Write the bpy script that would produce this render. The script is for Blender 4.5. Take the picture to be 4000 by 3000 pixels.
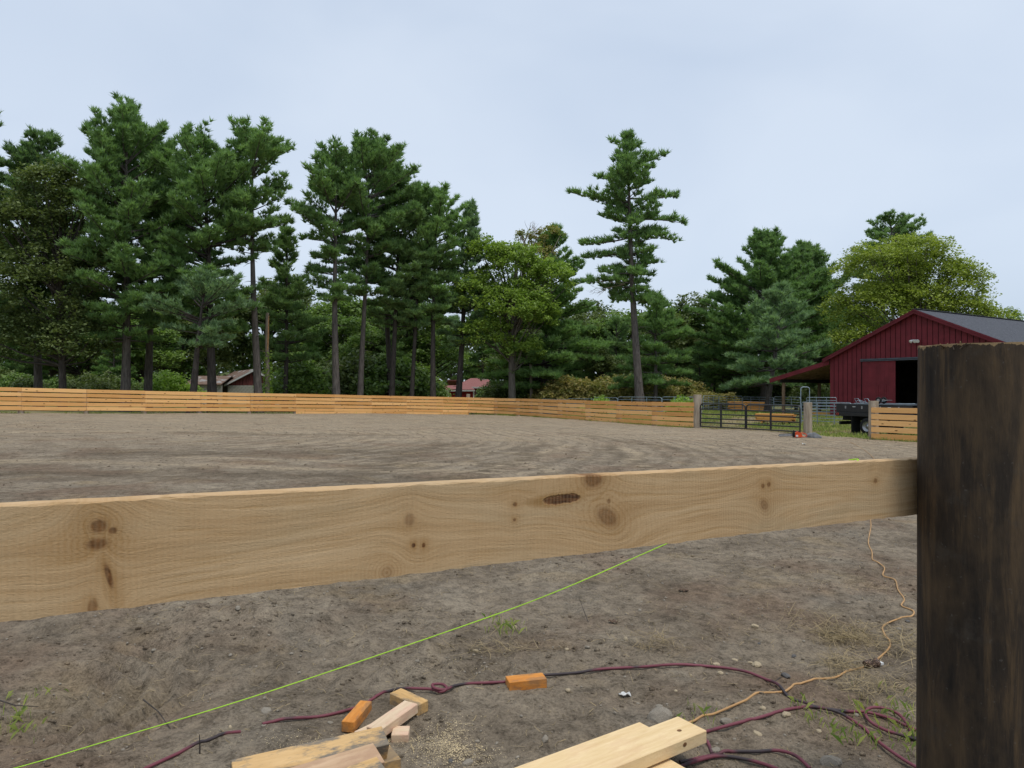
import bpy, math, random
import numpy as np
from mathutils import Vector, Matrix
R = math.radians
for o in list(bpy.data.objects): bpy.data.objects.remove(o)
SC = bpy.context.scene
COL = SC.collection
rng = np.random.default_rng(7)
random.seed(7)

# ------------------------------------------------------------------ camera, sky, sun, exposure
EYE = 1.55; HZ = 1520.0; FP = 2800.0            # eye height, horizon row and focal length in photo pixels
cd = bpy.data.cameras.new('camera'); cam = bpy.data.objects.new('camera', cd); COL.objects.link(cam)
cam.location = (0, 0, EYE); cam.rotation_euler = (R(90), 0, 0)
cd.sensor_width = 36; cd.lens = 36*FP/4000; cd.shift_y = (HZ-1500)/4000.0
cd.clip_start = 0.05; cd.clip_end = 2000
SC.camera = cam
SC.render.resolution_x = 1024; SC.render.resolution_y = 768

SUN_AZ, SUN_EL = R(140), R(72)                  # azimuth clockwise from +Y (straight ahead)
w = bpy.data.worlds.new('World'); SC.world = w; w.use_nodes = True
nt = w.node_tree; nt.nodes.clear()
wo = nt.nodes.new('ShaderNodeOutputWorld')
sky = nt.nodes.new('ShaderNodeTexSky'); sky.sky_type = 'NISHITA'; sky.sun_disc = False
sky.sun_elevation = SUN_EL; sky.sun_rotation = SUN_AZ; sky.air_density = 1.0; sky.dust_density = 2.0
b1 = nt.nodes.new('ShaderNodeBackground'); b1.inputs['Strength'].default_value = 0.10
nt.links.new(sky.outputs[0], b1.inputs['Color'])
tc = nt.nodes.new('ShaderNodeTexCoord')
mp = nt.nodes.new('ShaderNodeMapping'); mp.inputs['Scale'].default_value = (1.0, 1.0, 2.2)
nz = nt.nodes.new('ShaderNodeTexNoise'); nz.inputs['Scale'].default_value = 1.7; nz.inputs['Detail'].default_value = 4
nz.inputs['Roughness'].default_value = 0.45; nz.inputs['Distortion'].default_value = 0.4
cr = nt.nodes.new('ShaderNodeValToRGB')
cr.color_ramp.elements[0].position = 0.34; cr.color_ramp.elements[0].color = (0.42, 0.495, 0.610, 1)
cr.color_ramp.elements[1].position = 0.66; cr.color_ramp.elements[1].color = (0.535, 0.600, 0.690, 1)
b2 = nt.nodes.new('ShaderNodeBackground'); b2.inputs['Strength'].default_value = 1.0
nt.links.new(tc.outputs['Generated'], mp.inputs['Vector']); nt.links.new(mp.outputs[0], nz.inputs['Vector'])
nt.links.new(nz.outputs['Fac'], cr.inputs['Fac']); nt.links.new(cr.outputs[0], b2.inputs['Color'])
mx = nt.nodes.new('ShaderNodeMixShader'); mx.inputs[0].default_value = 0.82
nt.links.new(b1.outputs[0], mx.inputs[1]); nt.links.new(b2.outputs[0], mx.inputs[2])
nt.links.new(mx.outputs[0], wo.inputs['Surface'])

sl = bpy.data.lights.new('sun', 'SUN'); so = bpy.data.objects.new('sun', sl); COL.objects.link(so)
sl.energy = 1.5; sl.angle = R(14); sl.color = (1.0, 0.95, 0.88)
sd = Vector((math.sin(SUN_AZ)*math.cos(SUN_EL), math.cos(SUN_AZ)*math.cos(SUN_EL), math.sin(SUN_EL)))
so.rotation_euler = (-sd).to_track_quat('-Z', 'Y').to_euler(); so.location = (0, -5, 30)
SC.view_settings.view_transform = 'Standard'; SC.view_settings.look = 'None'
SC.view_settings.exposure = 0.5; SC.view_settings.gamma = 1.0

# ------------------------------------------------------------------ helpers
def P(px, py, Y):
    return Vector(((px-2000)/FP*Y, Y, EYE-(py-HZ)/FP*Y))

def tag(o, label=None, cat=None, group=None, kind=None):
    if label: o['label'] = label
    if cat: o['category'] = cat
    if group: o['group'] = group
    if kind: o['kind'] = kind
    return o

def thing(name, label, cat, loc=(0, 0, 0), rz=0.0, group=None):
    o = bpy.data.objects.new(name, None); COL.objects.link(o)
    o.empty_display_size = 0.2
    o.location = loc; o.rotation_euler = (0, 0, rz)
    return tag(o, label, cat, group)

def link(name, me, parent=None):
    o = bpy.data.objects.new(name, me); COL.objects.link(o)
    if parent: o.parent = parent
    return o

def np_mesh(name, V, T, mat=None, shade=None, n=3, smooth=False):
    """V (N,3) float, T (M,n) int, shade optional per-vertex 0..1 attribute"""
    me = bpy.data.meshes.new(name)
    V = np.ascontiguousarray(V, np.float32); T = np.ascontiguousarray(T, np.int32)
    me.vertices.add(len(V)); me.vertices.foreach_set('co', V.ravel())
    me.loops.add(T.size); me.loops.foreach_set('vertex_index', T.ravel())
    me.polygons.add(len(T))
    me.polygons.foreach_set('loop_start', np.arange(0, T.size, n, dtype=np.int32))
    me.polygons.foreach_set('loop_total', np.full(len(T), n, np.int32))
    if smooth: me.polygons.foreach_set('use_smooth', np.ones(len(T), bool))
    if shade is not None:
        a = me.attributes.new('shade', 'FLOAT', 'POINT'); a.data.foreach_set('value', np.ascontiguousarray(shade, np.float32))
    me.update(); me.validate()
    if mat: me.materials.append(mat)
    return me

class MB:
    """collects boxes, tubes and prisms of ONE part"""
    def __init__(s): s.v = []; s.f = []; s.sm = []
    def add(s, vs, fs, smooth=False):
        b = len(s.v); s.v += [tuple(v) for v in vs]
        for f in fs: s.f.append([b+i for i in f]); s.sm.append(smooth)
    def box(s, c, d, M=None, bev=0.0):
        c = Vector(c); hx, hy, hz = d[0]/2, d[1]/2, d[2]/2
        if bev > 0:
            e = min(bev, hx*.9, hy*.9, hz*.9); vs = []
            for sx in (-1, 1):
                for sy in (-1, 1):
                    for sz in (-1, 1):
                        vs += [(sx*hx, sy*(hy-e), sz*(hz-e)), (sx*(hx-e), sy*hy, sz*(hz-e)), (sx*(hx-e), sy*(hy-e), sz*hz)]
            I = lambda sx, sy, sz, k: ((sx > 0)*4+(sy > 0)*2+(sz > 0))*3+k
            fs = []
            for a in (-1, 1):
                q = [(-1, -1), (1, -1), (1, 1), (-1, 1)]
                if a < 0: q = q[::-1]
                fs.append([I(a, p[0], p[1], 0) for p in q])
                fs.append([I(p[1], a, p[0], 1) for p in q]); fs.append([I(p[0], p[1], a, 2) for p in q])
            for a in (-1, 1):
                for b in (-1, 1):
                    fs.append([I(a, b, -1, 0), I(a, b, 1, 0), I(a, b, 1, 1), I(a, b, -1, 1)])
                    fs.append([I(a, -1, b, 0), I(a, 1, b, 0), I(a, 1, b, 2), I(a, -1, b, 2)])
                    fs.append([I(-1, a, b, 1), I(1, a, b, 1), I(1, a, b, 2), I(-1, a, b, 2)])
                    for cc in (-1, 1): fs.append([I(a, b, cc, 0), I(a, b, cc, 1), I(a, b, cc, 2)])
        else:
            vs = [(sx*hx, sy*hy, sz*hz) for sx in (-1, 1) for sy in (-1, 1) for sz in (-1, 1)]
            fs = [[0, 1, 3, 2], [4, 6, 7, 5], [0, 4, 5, 1], [2, 3, 7, 6], [0, 2, 6, 4], [1, 5, 7, 3]]
        s.add([(M @ Vector(v) if M else Vector(v))+c for v in vs], fs)
        return s
    def beam(s, a, b, wd, ht, up=(0, 0, 1), bev=0.0):
        a, b = Vector(a), Vector(b); x = (b-a); L = x.length; x.normalize()
        y = Vector(up).cross(x).normalized(); z = x.cross(y)
        M = Matrix((x, y, z)).transposed()
        return s.box((a+b)/2, (L, wd, ht), M, bev)
    def tube(s, pts, r, seg=8, cap=True, smooth=True):
        pts = [Vector(p) for p in pts]; n = len(pts)
        rs = r if isinstance(r, (list, tuple)) else [r]*n
        vs = []; prev = None
        for i, p in enumerate(pts):
            t = (pts[min(i+1, n-1)]-pts[max(i-1, 0)]).normalized()
            if prev is None:
                ref = Vector((0, 0, 1)) if abs(t.z) < .9 else Vector((1, 0, 0))
                a = ref.cross(t).normalized()
            else:
                a = (prev-t*prev.dot(t)).normalized()
            prev = a; b = t.cross(a)
            for k in range(seg):
                th = 2*math.pi*k/seg
                vs.append(p+(a*math.cos(th)+b*math.sin(th))*rs[i])
        fs = [[i*seg+k, i*seg+(k+1) % seg, (i+1)*seg+(k+1) % seg, (i+1)*seg+k] for i in range(n-1) for k in range(seg)]
        s.add(vs, fs, smooth)
        if cap: s.add(vs[:seg], [list(range(seg))[::-1]]); s.add(vs[-seg:], [list(range(seg))])
        return s
    def poly(s, vs, f=None):
        s.add(vs, f or [list(range(len(vs)))]); return s
    def prism(s, pts, off):
        """closed planar polygon extruded by a vector"""
        off = Vector(off); a = [Vector(p) for p in pts]; n = len(a)
        s.add(a+[p+off for p in a], [list(range(n))[::-1], list(range(n, 2*n))]+[[i, (i+1) % n, n+(i+1) % n, n+i] for i in range(n)])
        return s
    def mesh(s, name, mat):
        me = bpy.data.meshes.new(name); me.from_pydata(s.v, [], s.f)
        me.polygons.foreach_set('use_smooth', s.sm); me.update()
        if mat: me.materials.append(mat)
        return me
    def build(s, name, mat, parent=None): return link(name, s.mesh(name, mat), parent)

# ------------------------------------------------------------------ noise in numpy (terrain)
def vnoise(x, y, seed=0):
    x = np.asarray(x, float); y = np.asarray(y, float)
    xi = np.floor(x).astype(np.int64); yi = np.floor(y).astype(np.int64); xf = x-xi; yf = y-yi
    def h(a, b):
        n = (a*374761393+b*668265263+seed*1442695041) & 0xffffffff
        n = ((n ^ (n >> 13))*1274126177) & 0xffffffff
        return ((n ^ (n >> 16)) & 0xffff)/65535.0
    u = xf*xf*(3-2*xf); v = yf*yf*(3-2*yf)
    return (h(xi, yi)*(1-u)+h(xi+1, yi)*u)*(1-v)+(h(xi, yi+1)*(1-u)+h(xi+1, yi+1)*u)*v
def fbm(x, y, o=4, seed=0):
    s = 0; a = 1; t = 0
    for i in range(o):
        s = s+a*(vnoise(x*2**i, y*2**i, seed+i*17)-.5); t += a; a *= .5
    return s/t*2

# ------------------------------------------------------------------ terrain surveyed from the fence feet
_px = np.array([(0, 1614, 40.4), (335, 1613, 43.2), (778, 1614, 48), (1151, 1618.5, 52.8), (1447, 1619, 57), (1727, 1619, 60.6), (1829, 1617.5, 61.2),
 (1936, 1620, 60.3), (2023, 1624, 57.6), (2188, 1635, 50.8), (2297, 1643, 47.6), (2418, 1650, 44.2), (2557, 1658.5, 41.2), (2724, 1668.5, 38), (3158, 1697, 33),
 (3412, 1724, 29.7), (3586, 1731, 28.3)])
_pts = [((a-2000)/FP*c, c, EYE-(b-HZ)/FP*c, 1.0) for a, b, c in _px]+[(0, 0, 0, 3), (0, 4, -.01, 3), (-4, 3, .06, 2), (4, 3, -.06, 2), (-12, 18, .1, .5), (8, 18, -.28, .5)]
_A = np.array([[1, x, y, x*x, x*y, y*y] for x, y, z, k in _pts]); _W = np.array([p[3] for p in _pts]); _b = np.array([p[2] for p in _pts])
_c = np.linalg.lstsq(_A*_W[:, None], _b*_W, rcond=None)[0]
def gz(x, y):
    x = np.clip(x, -42, 34); y = np.clip(y, -2, 66)
    s_ = np.clip(((x-9.8)*.82+(y-38)*.57-4.0)/8.0, 0, 1); e_ = np.clip((x-2.0)/7.0, 0, 1)      # the yard climbs towards the barn
    return _c[0]+_c[1]*x+_c[2]*y+_c[3]*x*x+_c[4]*x*y+_c[5]*y*y+.62*s_*s_*(3-2*s_)*e_*e_*(3-2*e_)
def G(px, py, h=0.0):
    """point on the ground (h above it) seen at a photo pixel"""
    u = (px-2000)/FP; t = 3.0
    for _ in range(30):
        g = float(gz(u*t, t))+h
        t = t+.8*((EYE-g)*FP/(py-HZ)-t)
    if t < 12 and h == 0:
        for _ in range(4): t = t+.6*((EYE-groundh(u*t, t))*FP/(py-HZ)-t)
    return Vector((u*t, t, float(gz(u*t, t))+h))
def onG(px, Y): 
    x = (px-2000)/FP*Y
    return Vector((x, Y, float(gz(x, Y))))

# ------------------------------------------------------------------ materials
def N(t, ty, **kw):
    n = t.nodes.new(ty)
    for k, v in kw.items():
        if hasattr(n, k): setattr(n, k, v)
        else: n.inputs[k.replace('_', ' ')].default_value = v
    return n
def newmat(name, rough=.8, spec=.3):
    m = bpy.data.materials.new(name); m.use_nodes = True; t = m.node_tree
    b = t.nodes['Principled BSDF']; b.inputs['Roughness'].default_value = rough
    b.inputs['Specular IOR Level'].default_value = spec
    return m, t, b
def ramp(t, fac, cols, pos=None):
    r = t.nodes.new('ShaderNodeValToRGB'); e = r.color_ramp.elements
    while len(e) < len(cols): e.new(.5)
    for i, c in enumerate(cols):
        e[i].position = (pos[i] if pos else i/(len(cols)-1)); e[i].color = (*c, 1)
    t.links.new(fac, r.inputs[0]); return r.outputs[0]
def mixc(t, fac, a, b, mode='MIX'):
    m = t.nodes.new('ShaderNodeMix'); m.data_type = 'RGBA'; m.blend_type = mode
    for s, v in ((0, fac), (6, a), (7, b)):
        if hasattr(v, 'node'): t.links.new(v, m.inputs[s])
        else: m.inputs[s].default_value = (*v, 1) if isinstance(v, tuple) else v
    return m.outputs[2]
def math_(t, op, a, b=None, c=None):
    m = t.nodes.new('ShaderNodeMath'); m.operation = op
    for i, v in enumerate((a, b, c)):
        if v is None: continue
        if hasattr(v, 'node'): t.links.new(v, m.inputs[i])
        else: m.inputs[i].default_value = v
    return m.outputs[0]
def coords(t, kind='Object', scale=(1, 1, 1), rot=(0, 0, 0), loc=(0, 0, 0)):
    c = t.nodes.new('ShaderNodeTexCoord'); m = t.nodes.new('ShaderNodeMapping')
    m.inputs['Scale'].default_value = scale; m.inputs['Rotation'].default_value = rot; m.inputs['Location'].default_value = loc
    t.links.new(c.outputs[kind], m.inputs[0]); return m.outputs[0]
def noise(t, vec, scale, detail=4, rough=.55, dist=0.0):
    n = N(t, 'ShaderNodeTexNoise', Scale=scale, Detail=detail, Roughness=rough, Distortion=dist)
    t.links.new(vec, n.inputs['Vector']); return n.outputs['Fac']
def bump(t, b, h, strength=.3, dist=.02):
    n = N(t, 'ShaderNodeBump', Strength=strength, Distance=dist)
    t.links.new(h, n.inputs['Height']); t.links.new(n.outputs[0], b.inputs['Normal'])
def simple(name, col, rough=.7, var=.25, scale=6.0, bmp=.15, metal=0.0, spec=.3, stretch=(1, 1, 1)):
    m, t, b = newmat(name, rough, spec); v = coords(t, scale=stretch)
    f = noise(t, v, scale); lo = tuple(c*(1-var) for c in col); hi = tuple(min(1, c*(1+var)) for c in col)
    t.links.new(ramp(t, f, [lo, hi], [.3, .7]), b.inputs['Base Color'])
    b.inputs['Metallic'].default_value = metal
    if bmp: bump(t, b, noise(t, v, scale*6), bmp, .01)
    return m
def leafmat(name, c1, c2, trans=.36):
    m, t, b = newmat(name, .65, .25)
    a = N(t, 'ShaderNodeAttribute', attribute_name='shade')
    v = coords(t); f = noise(t, v, .55, 2)
    oi = t.nodes.new('ShaderNodeObjectInfo')
    s = math_(t, 'ADD', math_(t, 'MULTIPLY', a.outputs['Fac'], .7), math_(t, 'MULTIPLY', f, .5))
    s = math_(t, 'ADD', s, math_(t, 'MULTIPLY', math_(t, 'SUBTRACT', oi.outputs['Random'], .5), .2))
    c = ramp(t, s, [c1, c2], [.2, .9]); t.links.new(c, b.inputs['Base Color'])
    tr = t.nodes.new('ShaderNodeBsdfTranslucent'); t.links.new(mixc(t, 1.0, c, (trans*2.4, trans*2.6, trans*1.5), 'MULTIPLY'), tr.inputs['Color'])
    mxs = t.nodes.new('ShaderNodeAddShader')
    out = t.nodes['Material Output']
    t.links.new(b.outputs[0], mxs.inputs[0]); t.links.new(tr.outputs[0], mxs.inputs[1]); t.links.new(mxs.outputs[0], out.inputs['Surface'])
    return m
def barkmat(name, c1, c2, sc=3.0):
    m, t, b = newmat(name, .9, .15); v = coords(t, scale=(3, 3, .55))
    f = noise(t, v, sc, 5, .65); t.links.new(ramp(t, f, [c1, c2], [.35, .65]), b.inputs['Base Color'])
    bump(t, b, f, .8, .05); return m

M_ = {}
M_['pine'] = leafmat('pine_needles', (.052, .100, .034), (.145, .228, .078))
M_['pine_blue'] = leafmat('pine_needles_bluish', (.058, .105, .050), (.165, .240, .120))
M_['pine_dark'] = leafmat('pine_needles_dark', (.050, .094, .036), (.135, .205, .076))
M_['maple'] = leafmat('maple_leaves', (.078, .128, .020), (.200, .275, .055), .32)
M_['locust'] = leafmat('locust_leaves', (.092, .130, .018), (.225, .262, .048), .32)
M_['dark_leaf'] = leafmat('dark_broad_leaves', (.038, .060, .020), (.115, .145, .045), .25)
M_['mid_leaf'] = leafmat('mid_green_leaves', (.050, .090, .025), (.140, .205, .052), .3)
M_['bright_leaf'] = leafmat('bright_shrub_leaves', (.085, .150, .025), (.220, .310, .055), .3)
M_['sumac'] = leafmat('turning_shrub_leaves', (.070, .105, .028), (.250, .200, .070), .3)
M_['grass'] = leafmat('grass_blades', (.090, .140, .030), (.280, .290, .085), .3)
M_['dry_grass'] = leafmat('dry_grass_blades', (.130, .100, .056), (.320, .245, .135), .15)
M_['bark'] = barkmat('pine_bark', (.065, .056, .050), (.150, .130, .115))
M_['bark_dark'] = barkmat('dark_pine_bark', (.040, .034, .030), (.090, .077, .067))
M_['bark_maple'] = barkmat('maple_bark', (.085, .073, .060), (.170, .148, .122))
M_['dead'] = barkmat('dead_wood', (.20, .165, .125), (.36, .30, .23))
M_['orange_dead'] = simple('peeled_wood', (.42, .24, .11), .8, .35)

def far_wood_mat(name, c1, c2, knot, knotscale=1.0):
    m, t, b = newmat(name, .75, .25)
    oi = t.nodes.new('ShaderNodeObjectInfo')
    c = t.nodes.new('ShaderNodeTexCoord'); va = t.nodes.new('ShaderNodeVectorMath'); va.operation = 'ADD'
    sc = t.nodes.new('ShaderNodeVectorMath'); sc.operation = 'SCALE'; sc.inputs[0].default_value = (37, 11, 53)
    t.links.new(oi.outputs['Random'], sc.inputs['Scale']); t.links.new(c.outputs['Object'], va.inputs[0]); t.links.new(sc.outputs[0], va.inputs[1])
    mpn = t.nodes.new('ShaderNodeMapping'); mpn.inputs['Scale'].default_value = (.35, 6, 6); t.links.new(va.outputs[0], mpn.inputs[0])
    g = noise(t, mpn.outputs[0], 3.0, 5, .6, .4)
    f = math_(t, 'ADD', math_(t, 'MULTIPLY', g, .75), math_(t, 'MULTIPLY', oi.outputs['Random'], .55))
    base = ramp(t, f, [c1, c2], [.3, .95])
    mk = t.nodes.new('ShaderNodeMapping'); mk.inputs['Scale'].default_value = (2.1*knotscale, 5.2*knotscale, 5.2*knotscale); t.links.new(va.outputs[0], mk.inputs[0])
    vo = N(t, 'ShaderNodeTexVoronoi', Scale=1.0); vo.inputs['Randomness'].default_value = 1.0; t.links.new(mk.outputs[0], vo.inputs['Vector'])
    kf = ramp(t, vo.outputs['Distance'], [(1, 1, 1), (0, 0, 0)], [.09, .16])
    col = mixc(t, kf, base, knot)
    t.links.new(col, b.inputs['Base Color']); bump(t, b, g, .25, .01); return m
M_['fence'] = far_wood_mat('fresh_fence_board', (.64, .315, .095), (.92, .54, .215), (.24, .105, .035))
M_['lumber'] = far_wood_mat('stacked_lumber', (.45, .20, .045), (.70, .36, .10), (.2, .08, .02))
M_['postwood'] = barkmat('weathered_post', (.24, .19, .135), (.44, .37, .28), 2.0)
M_['leanpost'] = barkmat('brown_post', (.13, .085, .05), (.27, .19, .12), 2.0)
M_['red'] = simple('barn_red_paint', (.135, .0175, .024), .75, .22, 1.2, .2, stretch=(1, 1, .25))
M_['red_trim'] = simple('barn_red_trim', (.155, .019, .026), .7, .2, 2)
M_['oldred'] = simple('old_red_siding', (.115, .033, .030), .9, .6, 3.0, .3, stretch=(3, 3, .5))
M_['brightred'] = simple('bright_red_siding', (.28, .022, .025), .8, .2)
M_['shingle'] = None
M_['black'] = simple('black_paint', (.012, .012, .013), .38, .2, spec=.5)
M_['blackmat'] = simple('black_rubber', (.014, .014, .014), .85, .3)
M_['galv'] = simple('galvanised_steel', (.27, .33, .37), .45, .2, 5, .05, metal=.4)
M_['steel'] = simple('dull_steel', (.34, .34, .34), .4, .2, 8, .05, metal=.8)
M_['white'] = simple('white_paint', (.72, .72, .70), .6, .06)
M_['whitetrim'] = simple('white_trim', (.6, .6, .58), .7, .1)
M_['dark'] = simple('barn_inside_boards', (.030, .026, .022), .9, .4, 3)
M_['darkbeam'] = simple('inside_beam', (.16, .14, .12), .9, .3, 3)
M_['rafter'] = simple('rafter_wood', (.22, .15, .085), .85, .3, 4)
M_['track'] = simple('door_track_metal', (.09, .10, .115), .45, .2, 6, metal=.5)
M_['block'] = simple('concrete_block', (.36, .35, .30), .95, .25, 3, .3)
M_['mortar'] = simple('mortar', (.26, .25, .22), .95, .2)
M_['orange'] = simple('orange_plastic', (.62, .075, .018), .4, .15)
M_['greycloth'] = simple('grey_case', (.13, .135, .14), .7, .4, 8)
M_['glass'] = simple('dark_glass', (.02, .025, .03), .12, .1, 2, 0, spec=.6)
M_['tail'] = simple('tail_light_red', (.45, .05, .03), .3, .1)
M_['redroof'] = None
def roofmat(name, c1, c2, patch=None, course=(0, 0, 7.0)):
    m, t, b = newmat(name, .95, .15)
    v = coords(t); f = noise(t, v, 9.0, 4, .7); big = noise(t, coords(t, scale=(.6, .6, 2)), 1.1, 4, .6, .6)
    c = ramp(t, f, [c1, c2], [.3, .7])
    if patch: c = mixc(t, ramp(t, big, [(0, 0, 0), (1, 1, 1)], [.56, .62]), c, patch)
    t.links.new(c, b.inputs['Base Color'])
    wv = N(t, 'ShaderNodeTexWave', Scale=1.0, Distortion=1.2, Detail=2.0); wv.wave_profile = 'SAW'; wv.bands_direction = 'Z'
    t.links.new(coords(t, scale=course if course[2] != 0 else (1, 1, 1)), wv.inputs['Vector'])
    bump(t, b, math_(t, 'ADD', math_(t, 'MULTIPLY', wv.outputs['Fac'], .7), f), .6, .03); return m
M_['shingle'] = roofmat('grey_asphalt_shingles', (.048, .051, .060), (.110, .116, .132), course=(1, 1, 2.6))
M_['redroof'] = roofmat('faded_red_shingles', (.20, .085, .080), (.32, .150, .140), course=(1, 1, 2.6))
M_['oldroof'] = roofmat('peeling_shingles', (.13, .082, .060), (.22, .155, .12), (.30, .29, .28), course=(1, 1, 2.6))

# ------------------------------------------------------------------ ground
def dirtmat():
    m, t, b = newmat('bare_dirt', .95, .12)
    v = coords(t)
    mid = noise(t, v, 1.3, 6, .62, .2); fine = noise(t, v, 11, 6, .72); gr = noise(t, v, 60, 4, .75)
    base = ramp(t, mid, [(.172, .137, .098), (.278, .227, .165), (.360, .302, .222)], [.3, .52, .72])
    # reddish damp earth, sandy subsoil and grey clay keep to patches of their own
    redm = ramp(t, noise(t, coords(t, loc=(3.1, 7.7, 0)), .55, 4, .6), [(0, 0, 0), (1, 1, 1)], [.50, .62])
    base = mixc(t, math_(t, 'MULTIPLY', redm, .65), base, (.205, .138, .092))
    sandm = ramp(t, noise(t, coords(t, loc=(-5.0, 1.2, 0)), .9, 4, .6), [(0, 0, 0), (1, 1, 1)], [.55, .68])
    base = mixc(t, math_(t, 'MULTIPLY', sandm, .5), base, (.340, .255, .145))
    clay = ramp(t, noise(t, coords(t, loc=(9.0, -4.2, 0)), 1.1, 4, .6), [(0, 0, 0), (1, 1, 1)], [.58, .70])
    base = mixc(t, math_(t, 'MULTIPLY', clay, .5), base, (.255, .225, .178))
    pa = N(t, 'ShaderNodeAttribute', attribute_name='pale'); da = N(t, 'ShaderNodeAttribute', attribute_name='damp')
    jit = noise(t, coords(t, scale=(.5, 1.6, 1)), 2.2, 5, .7)
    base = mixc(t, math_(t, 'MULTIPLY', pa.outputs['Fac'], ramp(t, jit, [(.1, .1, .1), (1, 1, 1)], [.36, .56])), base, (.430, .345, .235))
    base = mixc(t, math_(t, 'MULTIPLY', da.outputs['Fac'], ramp(t, jit, [(1, 1, 1), (.15, .15, .15)], [.40, .62])), base, (.135, .104, .070))
    ha = N(t, 'ShaderNodeAttribute', attribute_name='harrow')
    wv = N(t, 'ShaderNodeTexWave', Scale=.55, Distortion=9.0, Detail=6.0); wv.wave_type = 'RINGS'; wv.rings_direction = 'Z'
    wv.inputs['Detail Scale'].default_value = .35; wv.inputs['Detail Roughness'].default_value = .7; t.links.new(coords(t, loc=(15, -23, 0)), wv.inputs['Vector'])
    hr = math_(t, 'MULTIPLY', ha.outputs['Fac'], ramp(t, wv.outputs['Fac'], [(1, 1, 1), (0, 0, 0)], [.05, .6]))
    base = mixc(t, math_(t, 'MULTIPLY', hr, .38), base, (.135, .106, .074))
    sp = math_(t, 'ADD', math_(t, 'MULTIPLY', fine, .55), math_(t, 'MULTIPLY', gr, .45))
    col = mixc(t, .85, base, ramp(t, sp, [(.20, .19, .18), (1, 1, 1), (1.5, 1.5, 1.46)], [.36, .52, .66]), 'MULTIPLY')
    t.links.new(col, b.inputs['Base Color'])
    bump(t, b, math_(t, 'SUBTRACT', math_(t, 'ADD', math_(t, 'MULTIPLY', fine, .8), math_(t, 'MULTIPLY', gr, .8)), math_(t, 'MULTIPLY', hr, .5)), 1.0, .035)
    return m
M_['dirt'] = dirtmat()
def fieldmat():
    m, t, b = newmat('field_grass_ground', .95, .1); v = coords(t)
    f = noise(t, v, .35, 5, .6, .4); g = noise(t, v, 9, 4, .7)
    c = ramp(t, f, [(.30, .245, .150), (.250, .225, .110), (.095, .125, .032), (.060, .085, .024)], [.36, .46, .54, .68])
    t.links.new(mixc(t, .7, c, ramp(t, g, [(.45, .45, .45), (1.25, 1.25, 1.2)], [.3, .7]), 'MULTIPLY'), b.inputs['Base Color'])
    bump(t, b, g, .8, .06); return m
M_['field'] = fieldmat()

def seg_axis(parts):
    out = []
    for a, b, st in parts: out += list(np.arange(a, b, st))
    out.append(parts[-1][1]); return np.array(out)
def relief(X, Y):
    near = np.clip(1-(Y-6)/16, .25, 1)
    z = fbm(X*1.1, Y*1.1, 4, 3)*.045*near+fbm(X*9, Y*9, 3, 9)*.026*np.clip(1-(Y-5)/9, 0, 1)+fbm(X*.25, Y*.25, 3, 5)*.05+fbm(X*2.2, Y*2.2, 3, 19)*.03*np.clip((Y-6)/6, 0, 1)
    # two mounds of turned earth and a tyre rut with lugs near the lower left
    for cx, cy, r, h in ((-1.95, 4.65, .42, .11), (-1.45, 4.7, .35, .08), (-2.7, 4.9, .6, .07), (.55, 4.3, .5, .04), (1.3, 3.6, .6, .03)):
        d = np.hypot(X-cx, (Y-cy)*1.3)/r; z = z+h*np.exp(-d*d*1.6)*(1+.7*fbm(X*5, Y*5, 3, 31))
    d = np.hypot(X+2.55, Y-3.45); ang = np.arctan2(Y-3.45, X+2.55); sec = np.exp(-((d-.68)/.30)**6)*np.clip((ang+.75)*3, 0, 1)*np.clip((1.5-ang)*3, 0, 1)
    z = z-.04*sec+.036*sec*np.sin(d*2*np.pi/.14+1.2*fbm(X*1.5, Y*1.5, 2, 83))
    lug = np.exp(-((X+2.12+.35*(Y-3.4))/.22)**6)*np.clip((Y-2.9)*6, 0, 1)*np.clip((3.65-Y)*6, 0, 1)
    z = z-.03*lug+.045*lug*np.abs(np.sin((Y+.16*np.abs(X+2.12))*np.pi/.12+.4*np.sin(X*17)))
    for yy, sl, aa in ((3.9, .10, .024), (4.35, .10, .024), (4.75, .12, .02)):
        d = (Y-yy-sl*X)/.11; z = z+aa*np.exp(-d*d)*np.sin(X*34)*((X > -1.5) & (X < .05))
    # harrow ruts across the arena
    for yy, sl, aa, wd in ((15.2, -.02, .07, .35), (16.4, -.03, -.05, .4), (10.5, .22, .05, .3), (20, -.10, .05, .4), (26, -.18, .05, .5), (12.6, .05, -.04, .3)):
        d = (Y-yy-sl*X+.5*fbm(X*.12, Y*.12, 2, 44))/wd; z = z+aa*np.exp(-d*d)*(.6+.8*fbm(X*.6, Y*.6, 2, 12))
        return z
def groundh(x, y): return float(gz(x, y)+relief(np.array([x*1.0]), np.array([y*1.0]))[0])
xs = seg_axis([(-46, -16, 1.2), (-16, -5, .35), (-5, 5, .034), (5, 14, .3), (14, 34, .8)])
ys = seg_axis([(-3, 1.8, .3), (1.8, 6.5, .03), (6.5, 12, .09), (12, 30, .22), (30, 66, .6)])
gx, gy = np.meshgrid(xs, ys)
V = np.stack([gx, gy, gz(gx, gy)+relief(gx, gy)], -1).reshape(-1, 3)
nx, ny = len(xs), len(ys); ii = (np.arange(ny-1)[:, None]*nx+np.arange(nx-1)[None]).ravel()
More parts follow.
